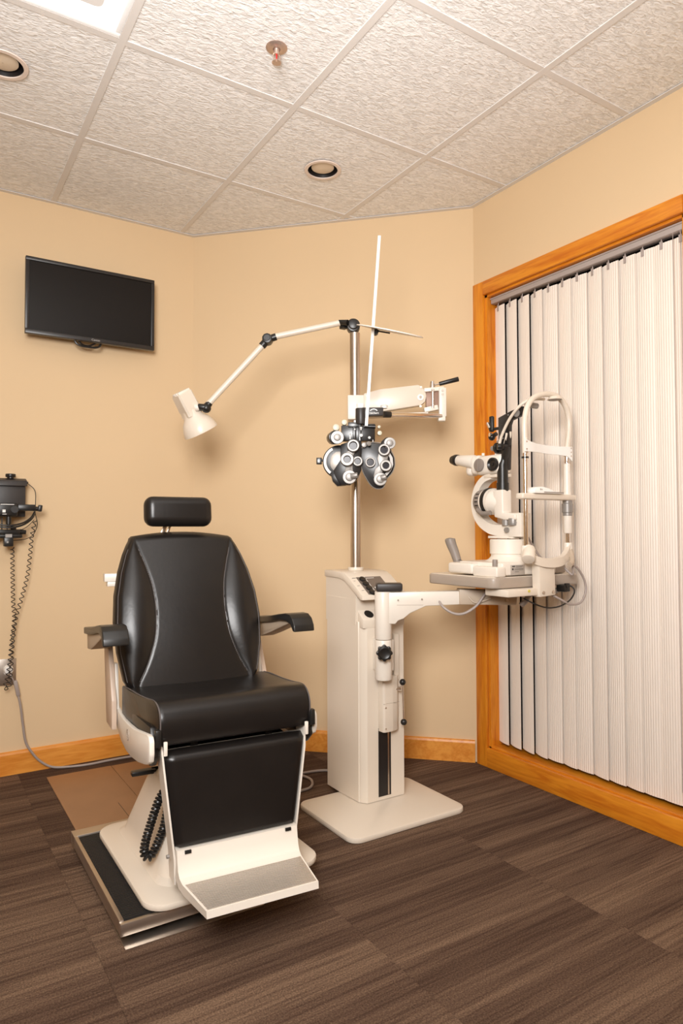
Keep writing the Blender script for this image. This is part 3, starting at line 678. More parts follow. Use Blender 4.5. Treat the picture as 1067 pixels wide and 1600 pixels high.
# console top: slab following the curved slope
topo = [(2.430, .905), (2.30, .903), (2.275, .898), (2.25, .886), (2.20, .852), (2.150, .818), (2.146, .800), (2.165, .800), (2.22, .832), (2.28, .868), (2.32, .876), (2.430, .878)]
con = MB().prism(topo, 'x', BX0-.003, BX1+.002, .003).build('console_top', CREAM, st)
MB().prism([(2.425, .70), (2.205, .70), (2.200, .82), (2.28, .868), (2.32, .876), (2.425, .878)], 'x', BX0+.002, BX1-.003).build('neck', CREAM, st)
# control panel on the slope (from (2.25,.886) to (2.15,.818))
sl_a = math.atan2(.886-.818, .1); un = Vector((0, math.cos(sl_a), math.sin(sl_a))); nn = Vector((0, -math.sin(sl_a), math.cos(sl_a)))
def onslope(x, s_, h=0): return Vector((x, 2.15, .818))+un*s_+nn*h
def slab(x0_, x1_, s0, s1, h0, h1, bev=0):
    c = onslope((x0_+x1_)/2, (s0+s1)/2, (h0+h1)/2); d = Vector(((x1_-x0_)/2, (s1-s0)/2, (h1-h0)/2))
    return dict(lo=c-d, hi=c+d, rot=Matrix.Rotation(sl_a, 3, 'X'), bev=bev)
pn = MB().box(**slab(1.494, 1.612, .004, .112, .0005, .002)).build('control_panel', PANEL, con)
MB().box(**slab(1.532, 1.534, .004, .112, .002, .0026)).box(**slab(1.545, 1.60, .036, .046, .002, .0028)).box(**slab(1.58, 1.592, .030, .052, .002, .0028)).box(**slab(1.536, 1.575, .102, .104, .002, .0026)).build('panel_marking', WHITE, pn)
for s_ in (.094, .066, .038, .012): MB().cyl(onslope(1.514, s_, .002), onslope(1.514, s_, .010), .0140, .013, 24, .002).build('dial_knob', BLACKP, pn)
MB().box(**slab(1.474, 1.492, .108, .110, .0004, .001)).box(**slab(1.472, 1.480, .090, .091, .0004, .001)).box(**slab(1.472, 1.484, .060, .061, .0004, .001)).box(**slab(1.476, 1.488, .030, .031, .0004, .001)).build('console_print', DGREY, con)
# slot, rail and carriage
MB().box((1.541, BYF-.0015, .036), (1.600, BYF+.0, .30)).build('slot', BAFFLE, st, smooth=0)
MB().box((1.584, BYF-.003, .038), (1.591, BYF-.001, .30)).build('slide_rail', STEEL, st, smooth=0)
ccv = MB().prism([(1.541, BYF-.001), (1.541, BYF-.030), (1.548, BYF-.036), (1.585, BYF-.036), (1.612, BYF-.028), (1.630, BYF-.012), (1.636, BYF-.001)], 'z', .290, .500, .002)
car = ccv.build('carriage', CREAM, st)
MB().box((1.5405, BYF-.0367, .3995), (1.618, BYF-.0355, .4005)).build('joint_line', TAUPE, car, smooth=0)
for z in (.385, .305): MB().cyl((1.551, BYF-.0355, z), (1.551, BYF-.038, z), .003, seg=10).build('screw', STEEL, car)
MB().box((1.612, BYF-.012, .48), (1.636, BYF-.001, .66), .002).build('carriage_wing', CREAM, car)
lk = MB().cyl((1.606, BYF-.020, .447), (1.626, BYF-.036, .450), .006, .009, 16).build('clamp_hub', CHROME, car)
MB().cyl((1.630, BYF-.040, .470), (1.633, BYF-.042, .325), .0032, seg=10).build('clamp_rod', CHROME, lk)
MB().sph((1.630, BYF-.040, .475), .0125).sph((1.633, BYF-.042, .320), .0125).build('clamp_ball', BLACKP, lk)
# swing-arm column
ax, ay = 1.520, 2.095
MB().cyl((ax, ay, .656), (ax, ay, .836), .0320, bev=.002, seg=32).build('arm_column_upper', CREAM2, st)
lc = MB().cyl((ax, ay, .502), (ax, ay, .6545), .0325, bev=.006, seg=32).box((ax-.006, ay, .53), (ax+.05, BYF, .65), .004).build('arm_column_lower', CREAM2, st)
kb = MB(); kc = Vector((ax-.021, ay-.029, .613)); kd = Vector((-.45, -.89, 0)).normalized()
kb.lathe(kc, kd, [(0, .010), (.014, .012), (.014, .024), (.020, .027), (.030, .026), (.034, .020), (.031, .012)], 28)
q = kd.to_track_quat('Z', 'Y').to_matrix()
for i in range(8):
    a = 2*PI*i/8; p = kc+kd*.023+q @ Vector((.0235*math.cos(a), .0235*math.sin(a), 0)); kb.cyl(p-kd*.008, p+kd*.008, .0075, seg=12, bev=.002)
kb.build('star_knob', BLACKP, lc)
AD = Vector((.843, -.537, 0)).normalized(); AN = Vector((.537, .843, 0)).normalized()
MB(Matrix.Translation((ax, ay, 0)) @ Rz(math.atan2(AD.y, AD.x))).box((-.027, -.030, .838), (.072, .028, .868), .006, 3).build('arm_cap', DGREY, st)
AX = Matrix.Translation((ax, ay, 0)) @ Rz(math.atan2(AD.y, AD.x))
am = MB(AX).prism([(.0, .834), (.30, .838), (.30, .788), (.16, .782), (.10, .755), (.075, .735), (.055, .728), (.045, .715), (.0, .715)], 'y', -.024, .024, .004).build('swing_arm', CREAM2, st)
MB(AX).cyl((.055, -.0245, .805), (.055, -.027, .805), .0035, seg=10).cyl((.145, -.0245, .808), (.145, -.027, .808), .0035, seg=10).build('screw', STEEL, am)
MB(AX).box((.05, -.0246, .786), (.15, -.0238, .7872), 0).build('joint_line', TAUPE, am)
a2 = MB(AX).prism([(.285, .845), (.505, .838), (.500, .785), (.285, .788)], 'y', -.030, .030, .003).build('arm_end_box', BEIGEP, st, label='beige shaded end of the swing arm')  # darker beige paints in the shadow lying on the arm's end
MB(AX).cyl((.465, -.030, .803), (.465, -.034, .803), .006, seg=12).cyl((.445, -.030, .823), (.445, -.032, .823), .003, seg=10).build('screw', STEEL, a2)
MB(AX).tube([(.31, -.02, .835), (.335, -.034, .800), (.36, -.036, .798), (.40, -.036, .812)], .004, 8, 5).build('arm_cable_guide', BEIGEP, a2)
tag(MB(AX).tube([(.395, -.040, .850), (.375, -.044, .825), (.345, -.046, .785), (.30, -.046, .757), (.26, -.044, .757), (.225, -.036, .778), (.21, -.02, .80)], .0050, 8, 6).build('arm_cable', WIRE_G), 'grey cable drooping below the cream swing arm', 'cable')
# table top
tt = thing('instrument_table', (1.95, 1.89, .86), 'small grey-edged rectangular table top carrying the slit lamp', 'table')
X0, X1, Y0, Y1, ZT = 1.722, 2.190, 1.715, 2.085, .900
MB().prism(rrect(X0, Y0, X1, Y1, .035, 6), 'z', ZT-.040, ZT-.002, .006, 3).build('edge_band', TAUPE, tt)
MB().prism(rrect(X0+.006, Y0+.006, X1-.006, Y1-.006, .03, 6), 'z', ZT-.004, ZT, .0005).build('table_top', CREAM, tt)
MB().box((1.86, 1.76, ZT-.062), (2.06, 1.90, ZT-.040), .003).build('mounting_plate', BLACKM, tt)

# ------------------------------------------------------------------ pole, lamp, phoropter arm
PX, PY = 1.560, 2.342
po = MB(); 
pole = MB().cyl((PX, PY, .915), (PX, PY, 1.895), .0215, seg=32).build('pole', STEEL, st)
MB().cyl((PX, PY, .903), (PX, PY, .917), .033, bev=.003, seg=32).build('pole_collar', CREAM, pole)
lp = thing('exam_lamp', (PX, PY, 1.895), 'beige jointed overhead exam lamp on top of the chrome pole', 'lamp')
FH = Vector((math.sin(YAW), math.cos(YAW), 0)); RH = Vector((math.cos(YAW), -math.sin(YAW), 0))
def Q(a, d, z): return RH*a+FH*d+Vector((0, 0, z))
MB().cyl((PX, PY, 1.895), (PX, PY, 1.905), .013).cyl(Q(.052, 2.79, 1.924), Q(.052, 2.84, 1.924), .028, bev=.004).cyl(Q(.052, 2.775, 1.924), Q(.052, 2.792, 1.924), .020, bev=.003).box(Q(.012, 2.815, 1.925)-Vector((.014, .014, .011)), Q(.012, 2.815, 1.925)+Vector((.014, .014, .011)), .003).cyl(Q(.028, 2.78, 1.930), Q(-.008, 2.80, 1.938), .012, .010).build('pole_joint', BLACKP, lp)
MB().cyl(Q(.036, 2.785, 1.919), Q(.068, 2.785, 1.927), .0045, seg=10).build('wing_screw', BLACKM, lp)
MB().cyl(Q(-.005, 2.80, 1.935), Q(-.280, 2.80, 1.877), .0125, seg=20).build('upper_arm', CREAM, lp)
MB().cyl(Q(-.306, 2.775, 1.866), Q(-.306, 2.825, 1.866), .021, seg=10, bev=.003).cyl(Q(-.270, 2.80, 1.878), Q(-.30, 2.80, 1.868), .015).cyl(Q(-.303, 2.80, 1.868), Q(-.330, 2.80, 1.838), .016).cyl(Q(-.306, 2.768, 1.866), Q(-.306, 2.776, 1.866), .013, seg=8).build('elbow_joint', BLACKP, lp)
MB().cyl(Q(-.322, 2.80, 1.846), Q(-.552, 2.80, 1.597), .0125, seg=20).build('lower_arm', CREAM, lp)
MB().cyl(Q(-.562, 2.80, 1.583), Q(-.545, 2.80, 1.602), .017, .013, 12).sph(Q(-.560, 2.795, 1.578), .020).cyl(Q(-.560, 2.79, 1.580), Q(-.592, 2.79, 1.583), .014, bev=.002).build('head_joint', BLACKP, lp)
hd = (Q(-.598, 2.840, 1.502)-Q(-.662, 2.79, 1.640)).normalized()
ho = Q(-.662, 2.79, 1.640)
hq = hd.to_track_quat('Z', 'Y').to_matrix().to_4x4()
HX = Matrix.Translation(ho) @ hq
shade = MB(HX).lathe((0, 0, 0), (0, 0, 1), [(.070, .034), (.095, .038), (.108, .044), (.128, .060), (.152, .070), (.172, .0745), (.178, .0745), (.176, .071), (.152, .066), (.128, .056), (.108, .040)], 40, False).build('lamp_shade', CREAM, lp)
MB(HX).cyl((0, 0, .112), (0, 0, .15), .030, .045, 28).build('reflector_bulb', WHITE, shade)
MB(HX).rings([[(a_*h_, b_*h_, z_) for a_, b_ in ((-1, -.8), (-.8, -1), (.8, -1), (1, -.8), (1, .8), (.8, 1), (-.8, 1), (-1, .8))] for z_, h_ in ((0, .032), (.003, .0345), (.07, .036), (.078, .034), (.10, .036))]).build('lamp_socket', CREAM, lp)
vt = MB(HX)
for i in range(5):
    x = -.024+i*.012; hgt = math.sqrt(max(0, .034**2-x*x*.6)); vt.box((x-.0035, -hgt, -.008), (x+.0035, hgt, .002), .001)
vt.build('vent_rib', CREAM2, lp)
MB().cyl(Q(-.590, 2.79, 1.583), Q(-.606, 2.79, 1.578), .015, bev=.002).build('swivel_collar', CREAM2, lp)

# counter-balanced arm carrying the phoropter
D1 = 2.79
pa = thing('phoropter_support', (PX, PY, 1.56), 'cream balanced support bracket with chrome tube clamped round the pole', 'bracket')
MB().box((-.036, -.034, 1.523), (.036, .030, 1.623), .004).build('dummy', CREAM, pa).parent = None
bpy.data.objects.remove(bpy.data.objects['dummy'])
PXF = Matrix.Translation((PX, PY, 0)) @ Rz(-YAW)
MB(PXF).box((-.032, -.040, 1.526), (.042, .036, 1.628), .005).build('pole_clamp', CREAM2, pa)
# local frame: x to the photo's right, y away from camera, origin at the pole
bm_ = MB(PXF).prism([(.035, 1.632), (.10, 1.650), (.26, 1.668), (.277, 1.655), (.290, 1.64), (.293, 1.62), (.288, 1.598), (.270, 1.583), (.10, 1.556), (.035, 1.556)], 'y', -.045, -.005, .004).build('beam', CREAM, pa)
MB(PXF).box((.035, -.046, 1.538), (.30, -.004, 1.551), .002, rot=Matrix.Rotation(-.03, 3, 'Y')).build('lower_link', CREAM2, pa)
MB(PXF).lathe((.268, -.045, 1.615), (0, -1, 0), [(0, .013), (.003, .013), (.003, .006), (-.004, .005)], 20).build('pivot_bolt', STEEL, bm_)
for x, z in ((.050, 1.622), (.050, 1.590), (.270, 1.657), (.268, 1.578)): MB(PXF).cyl((x, -.045, z), (x, -.048, z), .005, seg=12).build('screw', STEEL, bm_)
hg = MB(PXF).box((.283, -.052, 1.640), (.365, -.012, 1.656), .002, rot=Matrix.Rotation(-.08, 3, 'Y')).box((.283, -.052, 1.558), (.340, -.012, 1.578), .002, rot=Matrix.Rotation(-.2, 3, 'Y')).build('hinge_link', CREAM2, pa)
MB(PXF).box((.292, -.040, 1.578), (.352, -.015, 1.642), .001).build('hinge_block', mat('hinge_bronze', (.30, .18, .13), .5, .2, var=.05), pa)
MB(PXF).cyl((.318, -.052, 1.57), (.318, -.052, 1.648), .006, seg=16).build('hinge_pin', CHROME, pa)
MB(PXF).cyl((.318, -.040, 1.652), (.318, -.040, 1.682), .012, .0085, 20).build('lever_cone', CHROME, pa)
lv = MB(PXF).cyl((.322, -.040, 1.667), (.350, -.042, 1.672), .0035, seg=12).build('lever_rod', CHROME, pa)
MB(PXF).cyl((.346, -.042, 1.671), (.425, -.048, 1.690), .0085, .010, 16, .0015).build('lever_grip', BLACKP, lv)
ep = MB(PXF).box((.342, -.065, 1.532), (.372, -.030, 1.652), .004).box((.338, -.068, 1.514), (.368, -.034, 1.534), .004).build('end_plate', CREAM2, pa)
for z in (1.640, 1.624): MB(PXF).cyl((.356, -.065, z), (.356, -.068, z), .005, seg=12).build('screw', STEEL, ep)
# chrome tube goes back to the left, towards the viewer
tb0 = Vector((.350, -.060, 1.534)); tb1 = Vector((.130, -.175, 1.522))
MB(PXF).cyl(tb0, tb1, .0100, seg=24).build('chrome_tube', CHROME, pa)
tb2 = Vector((.105, -.188, 1.521))
MB(PXF).cyl(tb1+(tb0-tb1)*.02, tb1+(tb1-tb0)*.10, .0125, seg=24, bev=.001).build('tube_collar', BLACKP, pa)

# phoropter: local frame origin at its centre, x right, y away, z up (mm)
ph = thing('phoropter', (PX, PY, 1.30), 'black and silver phoropter head with two lens discs hanging before the pole', 'phoropter')
PC = Q(.058, 2.60, 1.357)
MMf = lambda rx=0: Matrix.Translation(PC) @ Rz(-YAW+math.radians(rx))
PXm = MMf() @ Matrix.Scale(.001, 4)
def pm(x=None): return MB(x or PXm)
# stem and horizontal block
pm().box((16, -14, 152), (104, 14, 184), 2).cyl((18, 0, 120), (18, 0, 182), 21, seg=32, bev=1.5).build('mounting_block', DGREY, ph)
MB(PXm).cyl((17, 0, 182), (17, 0, 200), 15, seg=24, bev=1).build('top_knob', WHITE, ph)
MB(PXm).cyl((108, 0, 182), (108, 0, 190), 12).lathe((108, 0, 188), (0, 0, 1), [(0, 13), (4, 15), (9, 9), (10, 1)], 12).build('lock_knob', WHITE, ph)
lg = MB(PXm)
for q_ in range(14):
    a0 = math.radians(25+130*q_/14); a1 = math.radians(25+130*(q_+1)/14); r_ = 13
    lg.prism([(67+r_*math.cos(a0), 166+r_*.75*math.sin(a0)), (67+(r_+3)*math.cos(a0), 166+(r_+3)*.8*math.sin(a0)), (67+(r_+3)*math.cos(a1), 166+(r_+3)*.8*math.sin(a1)), (67+r_*math.cos(a1), 166+r_*.75*math.sin(a1))], 'y', -14.6, -13.8)
lg.build('arc_emblem', WHITE, ph, smooth=0)
text('reichert', .0115, WHITE, ph, 'lettering', tuple(PXm @ Vector((68, -14.4, 162))), RH, (0, 0, 1), .0003)
# central bracket
pm().box((-58, -6, 56), (72, 30, 116), 3).box((-32, -10, 108), (20, 16, 128), 2).box((26, -6, 106), (74, 12, 122), 4).box((8, -14, 14), (20, 20, 120), 2).box((-14, -10, 62), (0, 20, 112), 2).cyl((30, -6, 112), (74, -6, 110), 7).build('bracket', BLACKM, ph)
pm().cyl((18, -24, 75), (18, -14, 75), 6).cyl((18, -16, 105), (18, -13, 105), 4).cyl((-6, -12, 100), (-6, -9, 100), 3).box((-26, -9, 62), (-22, -6, 84)).box((-26, -9, 80), (-6, -6, 84)).box((62, -9, 44), (65, -6, 60)).cyl((50, -10, 68), (50, -5, 68), 5).box((16, -16, 96), (20, -13, 106)).build('scale_pointer', SILVER, ph)
pm().cyl((29, -34, 37), (29, -6, 37), 10, bev=2).cyl((48, -42, 41), (34, -10, 40), 9, seg=20, bev=1.5).build('centre_knob', SILVER, ph)
for x, z, r_ in ((-46, 128, 11), (-78, 108, 13), (90, 86, 9), (88, 110, 6)): pm().cyl((x, -8, z), (x, 14, z), r_, seg=24, bev=2).build('level_knob', mat('pale_green_cream', (.62, .58, .45), .35, var=.04), ph)
def ring_(x, z, R_, y=-44, ri=.62, dep=14):
    return [(0, R_), (dep*.7, R_), (dep, R_*.86), (dep, R_*ri), (dep*.3, R_*ri*.9)], (x, y, z)
def lensring(x, z, R_, y, dep, ri=.6):
    m = pm().lathe((x, y, z), (0, -1, 0), [(0, R_*.96), (dep*.25, R_), (dep*.45, R_*.93), (dep*.6, R_), (dep*.85, R_), (dep, R_*.9), (dep, R_*ri*1.12), (dep*.8, R_*ri), (0, R_*ri*.92)], 36, False).build('lens_ring', SILVER, ph)
    pm().cyl((x, y-dep*.1, z), (x, y-dep*.45, z), R_*ri, seg=28).build('lens', GLASS_D, m); return m
def knob(x, z, R_, y, dep, r_in=.55, name='cylinder_knob'):
    m = pm().lathe((x, y, z), (0, -1, 0), [(0, R_*.97), (dep*.3, R_), (dep*.34, R_*.92), (dep*.42, R_*.92), (dep*.46, R_), (dep*.6, R_*.95), (dep*.62, R_*r_in*1.1), (dep*.95, R_*r_in), (dep, R_*r_in*.85)], 36).build(name, SILVER, ph)
    t_ = pm()
    for i in range(22):
        a = 2*PI*i/22; t_.box((x+R_*.99*math.cos(a)-.8, y-dep*.30, z+R_*.99*math.sin(a)-.8), (x+R_*.99*math.cos(a)+.8, y, z+R_*.99*math.sin(a)+.8))
    t_.build('knurling', SILVER, m); return m
# left housing (disc seen behind), right housing
ld = pm().cyl((-66, -6, -24), (-66, 22, -24), 64, seg=56, bev=2).prism([(-88, -60), (-80, -86), (-60, -116), (-24, -114), (0, -96), (18, -60), (20, 30), (0, 48), (-30, 50), (-60, 40), (-62, -20)], 'y', -26, 24, 2).build('left_housing', BLACKM, ph)
pm().prism([(-98, -74), (-92, -100), (-74, -119), (-40, -116), (-30, -90), (-60, -60)], 'y', -20, 20, 2).build('left_foot', BLACKM, ph)
sc_ = []
for i in range(25):
    a = math.radians(118+ (232-118)*i/24); sc_.append((-66+60*math.cos(a), -24+60*math.sin(a)))
for i in range(25):
    a = math.radians(232-(232-118)*i/24); sc_.append((-66+50*math.cos(a), -24+50*math.sin(a)))
pm().prism(sc_, 'y', -9, -6).build('scale_arc', SILVER, ph)
sc2 = [(-66+36*math.cos(math.radians(a)), -26+42*math.sin(math.radians(a))) for a in range(100, 262, 9)]
pm().prism(sc2+[(-46, -62), (-42, -20), (-50, 14)], 'y', -12, -6, 1).build('scale_plate', mat('engraved_plate', (.30, .27, .24), .4, .6, var=.2, vscale=200), ph)
pm().box((-70, -15, -30), (-48, -11, -12), 1).build('scale_window', WHITE, ph)
pm().box((-154, -6, -34), (-133, 6, -8), 2).cyl((-133, 0, -18), (-122, 0, -18), 5).box((-149, -7, -27), (-141, -5, -15)).build('side_tab', BLACKM, ph)
rd = pm().prism([(14, 20), (30, 34), (60, 48), (100, 42), (128, 22), (144, -10), (146, -40), (136, -68), (112, -96), (108, -114), (98, -128), (78, -130), (58, -120), (38, -92), (22, -58), (13, -20)], 'y', -22, 24, 3).build('right_housing', BLACKM, ph)
rim = [(14, 20), (30, 34), (60, 48), (100, 42), (128, 22), (144, -10), (146, -40), (136, -68), (112, -96), (108, -114), (98, -128), (78, -130), (58, -120), (38, -92), (22, -58), (13, -20), (14, 20)]
pm().tube([(x, -22, z) for x, z in rim], 1.6, 6, 4).build('housing_rim', SILVER, rd)
pm().prism([(124, 14), (138, -12), (140, -38), (131, -62), (112, -84), (106, -76), (122, -56), (129, -34), (127, -12), (116, 8)], 'y', -25, -21).build('scale_arc', SILVER, rd)
# left front optics
pm().cyl((-92, -4, 66), (-78, -50, 64), 24, 27, 32, 2).build('sphere_drum', BLACKM, ph)
knob(-73, 63, 25, -46, 16, .5, 'sphere_knob')
pm().prism([(-32, 40), (0, 44), (2, 30), (-8, 4), (-16, -14), (-14, -60), (-2, -88), (-30, -104), (-50, -92), (-44, -60), (-38, -30), (-54, -14), (-46, 6), (-24, 18)], 'y', -36, -26, 2).build('cross_cylinder_arm', SILVER, ph)
lensring(-13, 32, 24, -30, 26); lensring(-36, -20, 26, -34, 26, .5); lensring(4, -26, 19, -26, 18)
knob(-27, -86, 26, -30, 18, .55); pm().cyl((-22, -46, -84), (4, -52, -80), 11, seg=24, bev=2).build('cylinder_knob_cap', SILVER, ph)
# right front optics
pm().cyl((112, -4, 40), (122, -34, 42), 22, 24, 32, 2).build('sphere_drum', BLACKM, ph)
knob(126, 42, 22, -34, 18, .55, 'sphere_knob')
pm().prism([(92, 26), (116, 26), (122, 0), (118, -20), (130, -34), (124, -62), (100, -62), (92, -88), (76, -96), (64, -84), (70, -54), (86, -42), (78, -16), (84, 4)], 'y', -32, -22, 2).build('cross_cylinder_arm', SILVER, ph)
lensring(104, 16, 23, -28, 24); lensring(110, -44, 22, -30, 24, .55); lensring(52, -30, 20, -24, 18, .66)
knob(90, -94, 25, -26, 18, .55); pm().cyl((92, -42, -90), (112, -46, -86), 11, seg=24, bev=2).build('cylinder_knob_cap', SILVER, ph)
pm().box((-10, -20, 26), (16, 10, 56), 3).build('nose_bridge', BLACKM, ph)
# near-point rod and card
rod = thing('near_point_rod', tuple(PXm @ Vector((38, -18, 115))), 'long thin white rod rising from the phoropter towards the ceiling', 'rod')
p0 = PXm @ Vector((38, -18, 112)); p1 = PXm @ Vector((92, -18, 850))
rd_ = (p1-p0).normalized()
t = MB(); sd = rd_.cross(FH).normalized(); 
t.rings([[p+sd*a*.0056+FH*b*.0018 for a, b in ((-1, -1), (1, -1), (1, 1), (-1, 1))] for p in (p0, p1)])
t.build('rod', WHITE, rod, smooth=0)
cc = PXm @ Vector((133, 10, 486))
cdn = thing('near_point_card', tuple(cc), 'thin white round test card seen edge-on, clipped to the white rod', 'card')
nrm = (Vector((0, 0, 1))*math.cos(.27) - FH*math.sin(.27)).normalized()
nrm = (Matrix.Rotation(math.radians(11.5), 3, FH) @ nrm)
q = nrm.to_track_quat('Z', 'Y').to_matrix().to_4x4(); KX = Matrix.Translation(cc) @ q
MB(KX).cyl((0, 0, -.0012), (0, 0, .0012), .132, seg=64).build('card_disc', WHITE, cdn)
MB(KX).cyl((0, 0, .0012), (0, 0, .003), .125, seg=64).build('card_face', CREAM, cdn)
kk = PXm @ Vector((76, -4, 478))
MB().cyl(kk-FH*.012, kk+FH*.012, .011, seg=20).box(kk+Vector((-.012, -.012, -.001)), kk+Vector((.012, .012, .008)), .003).cyl(kk+RH*.0+Vector((0, 0, .006)), kk+RH*.056-Vector((0, 0, .004)), .003, seg=10).build('card_clip', BLACKP, cdn)

# ------------------------------------------------------------------ slit lamp
sl_ = thing('slit_lamp', (1.90, 1.85, .90), 'cream slit lamp microscope with black illumination head standing on the table', 'slit lamp')
XS = 1.930
# base
MB().prism([(1.772, 1.722), (2.055, 1.722), (2.055, 1.93), (2.02, 1.985), (1.83, 1.985), (1.775, 1.95)], 'z', .9045, .950, .006, 3).box((1.80, 1.75, .90), (2.02, 1.95, .906)).build('base', CREAM2, sl_)
ft_ = MB().box((1.738, 1.716, .900), (1.784, 1.838, .937), .006, 3).build('base_side_box', CREAM2, sl_)
MB().box((1.738, 1.840, .906), (1.80, 1.975, .946), .010, 3).build('base_side_lobe', CREAM2, sl_)
MB().cyl((1.766, 1.752, .93), (1.766, 1.752, .962), .0095, seg=20, bev=.002).build('lock_knob', GREYP, sl_)
MB().box((1.812, 1.7205, .905), (1.884, 1.7225, .942), .001).build('rating_label', LABELG, sl_)
pr = MB()
pr.box((1.819, 1.7198, .935), (1.833, 1.7207, .939)); 
for zz, xa, xb in ((.938, .82, .856), (.934, .82, .85), (.928, .812, .858), (.924, .812, .858), (.917, .814, .835)): pr.box((1.018+xa, 1.7198, zz-.0006), (1.018+xb, 1.7207, zz+.0006))
pr.cyl((1.822, 1.7207, .927), (1.822, 1.7198, .927), .004, seg=14)
pr.build('label_print', PRINT, sl_, smooth=0)
MB().lathe((1.925, 1.838, .945), (0, 0, 1), [(0, .098), (.006, .088), (.014, .074), (.024, .066), (.032, .066)], 40).build('turntable_cone', CREAM2, sl_)
MB().lathe((1.925, 1.838, .977), (0, 0, 1), [(0, .067), (.002, .070), (.052, .070), (.056, .067)], 40).build('turntable', CREAM2, sl_)
MB().box((1.925, 1.765, 1.000), (1.955, 1.80, 1.028), .004).build('turntable_notch', BEIGEP, sl_)
MB().tube([(1.80, 1.985, .946), (1.80, 1.992, .958), (1.80, 2.005, .985), (1.80, 2.020, 1.010), (1.80, 2.028, 1.028)], [.015, .021], 20, 4).sph((1.80, 2.028, 1.028), .021, (1, 1, .5)).cyl((1.80, 1.985, .940), (1.80, 1.985, .951), .018).build('joystick', GREYP, sl_)
# microscope arm (C-shaped band in the plane x=XS)
def band(pts, wds, x0_, x1_, name, m, sm=6):
    C_ = smooth_path([Vector((0, a, b)) for a, b in pts], sm); n = len(C_); out, inn = [], []
    for i, p in enumerate(C_):
        d = (C_[min(i+1, n-1)]-C_[max(i-1, 0)]).normalized(); nn_ = Vector((0, -d.z, d.y)); w_ = wds[0]+(wds[1]-wds[0])*i/(n-1)
        out.append(p+nn_*w_/2); inn.append(p-nn_*w_/2)
    R_ = [[(x0_, o.y, o.z), (x1_, o.y, o.z), (x1_, i_.y, i_.z), (x0_, i_.y, i_.z)] for o, i_ in zip(out, inn)]
    return MB(Matrix.Translation((0, -.010, 0))).rings(R_).build(name, m, sl_, smooth=40)
band([(1.925, 1.279), (1.965, 1.268), (1.998, 1.238), (2.014, 1.195), (2.012, 1.150), (1.990, 1.110), (1.950, 1.082), (1.90, 1.068), (1.80, 1.066)], (.024, .044), XS-.022, XS+.022, 'microscope_arm', CREAM2)
MB().box((XS-.026, 1.755, 1.042), (XS+.026, 1.82, 1.132), .004).box((XS-.022, 1.80, 1.036), (XS+.022, 1.93, 1.046), .002).build('pivot_column', CREAM2, sl_)
MB().cyl((XS-.027, 1.822, 1.068), (XS-.036, 1.822, 1.068), .010, seg=10).build('arm_lock_screw', SILVER, sl_)
MB().cyl((XS-.02, 1.835, 1.085), (XS-.02, 1.835, 1.112), .016).cyl((XS-.024, 1.795, 1.085), (XS-.024, 1.795, 1.112), .018, bev=.002).cyl((XS-.024, 1.795, 1.093), (XS-.024, 1.795, 1.097), .020).build('knurled_collar', SILVER, sl_)
# illumination tower
MB().prism([(1.885, 1.222), (1.835, 1.222), (1.835, 1.135), (1.772, 1.128), (1.772, 1.106), (1.830, 1.106), (1.880, 1.118)], 'x', XS-.038, XS+.012, .005, 3).build('tower_elbow', CREAM2, sl_)
MB(Matrix.Translation((0, -0.013, 0))).cyl((XS-.002, 1.925, 1.180), (XS-.002, 1.875, 1.172), .052, .034, 32, .004).cyl((XS-.002, 1.965, 1.181), (XS-.002, 1.925, 1.180), .050, .052, 32).build('lamp_drum', CREAM2, sl_)
gw = MB(Matrix.Translation((0, -.013, 0))).cyl((XS-.002, 2.000, 1.182), (XS-.002, 1.960, 1.181), .047, .050, 36, .005)
gwo = gw.build('brightness_wheel', GREYP, sl_)
sg = MB(Matrix.Translation((0, -.013, 0)))
for zz in (1.165, 1.18, 1.195, 1.210):
    dy = math.sqrt(.0502**2-(zz-1.181)**2); sg.box((XS-.003-dy, 1.970, zz-.002), (XS+.004-dy, 1.985, zz+.002))
sg.build('grip_slot', BLACKP, gwo)
MB(Matrix.Translation((0, -0.013, 0))).lathe((XS-.002, 1.955, 1.181), (0, -1, 0), [(0, .053), (.01, .0545), (.018, .052), (.018, .048)], 36, False).build('drum_band', BLACKP, sl_)
MB(Matrix.Translation((0, -0.013, 0))).tube([(XS-.045, 1.975, 1.148), (XS-.052, 1.940, 1.133), (XS-.050, 1.900, 1.135)], .009, 12, 5).build('wheel_lever', GREYP, sl_)
MB().cyl((XS-.012, 1.858, 1.217), (XS-.012, 1.858, 1.249), .0235, seg=28).cyl((XS-.012, 1.858, 1.249), (XS-.012, 1.858, 1.318), .0205, seg=28).cyl((XS-.012, 1.858, 1.318), (XS-.012, 1.848, 1.352), .0205, .012, 20).box((XS-.024, 1.832, 1.335), (XS, 1.852, 1.388), .003, rot=Matrix.Rotation(.25, 3, 'X')).build('filter_barrel', BLACKP, sl_)
MB().cyl((XS-.034, 1.863, 1.388), (XS+.012, 1.838, 1.388), .0125, seg=20, bev=.001).box((XS-.03, 1.835, 1.375), (XS+.01, 1.866, 1.396), .003).build('mirror_hinge', BLACKM, sl_)
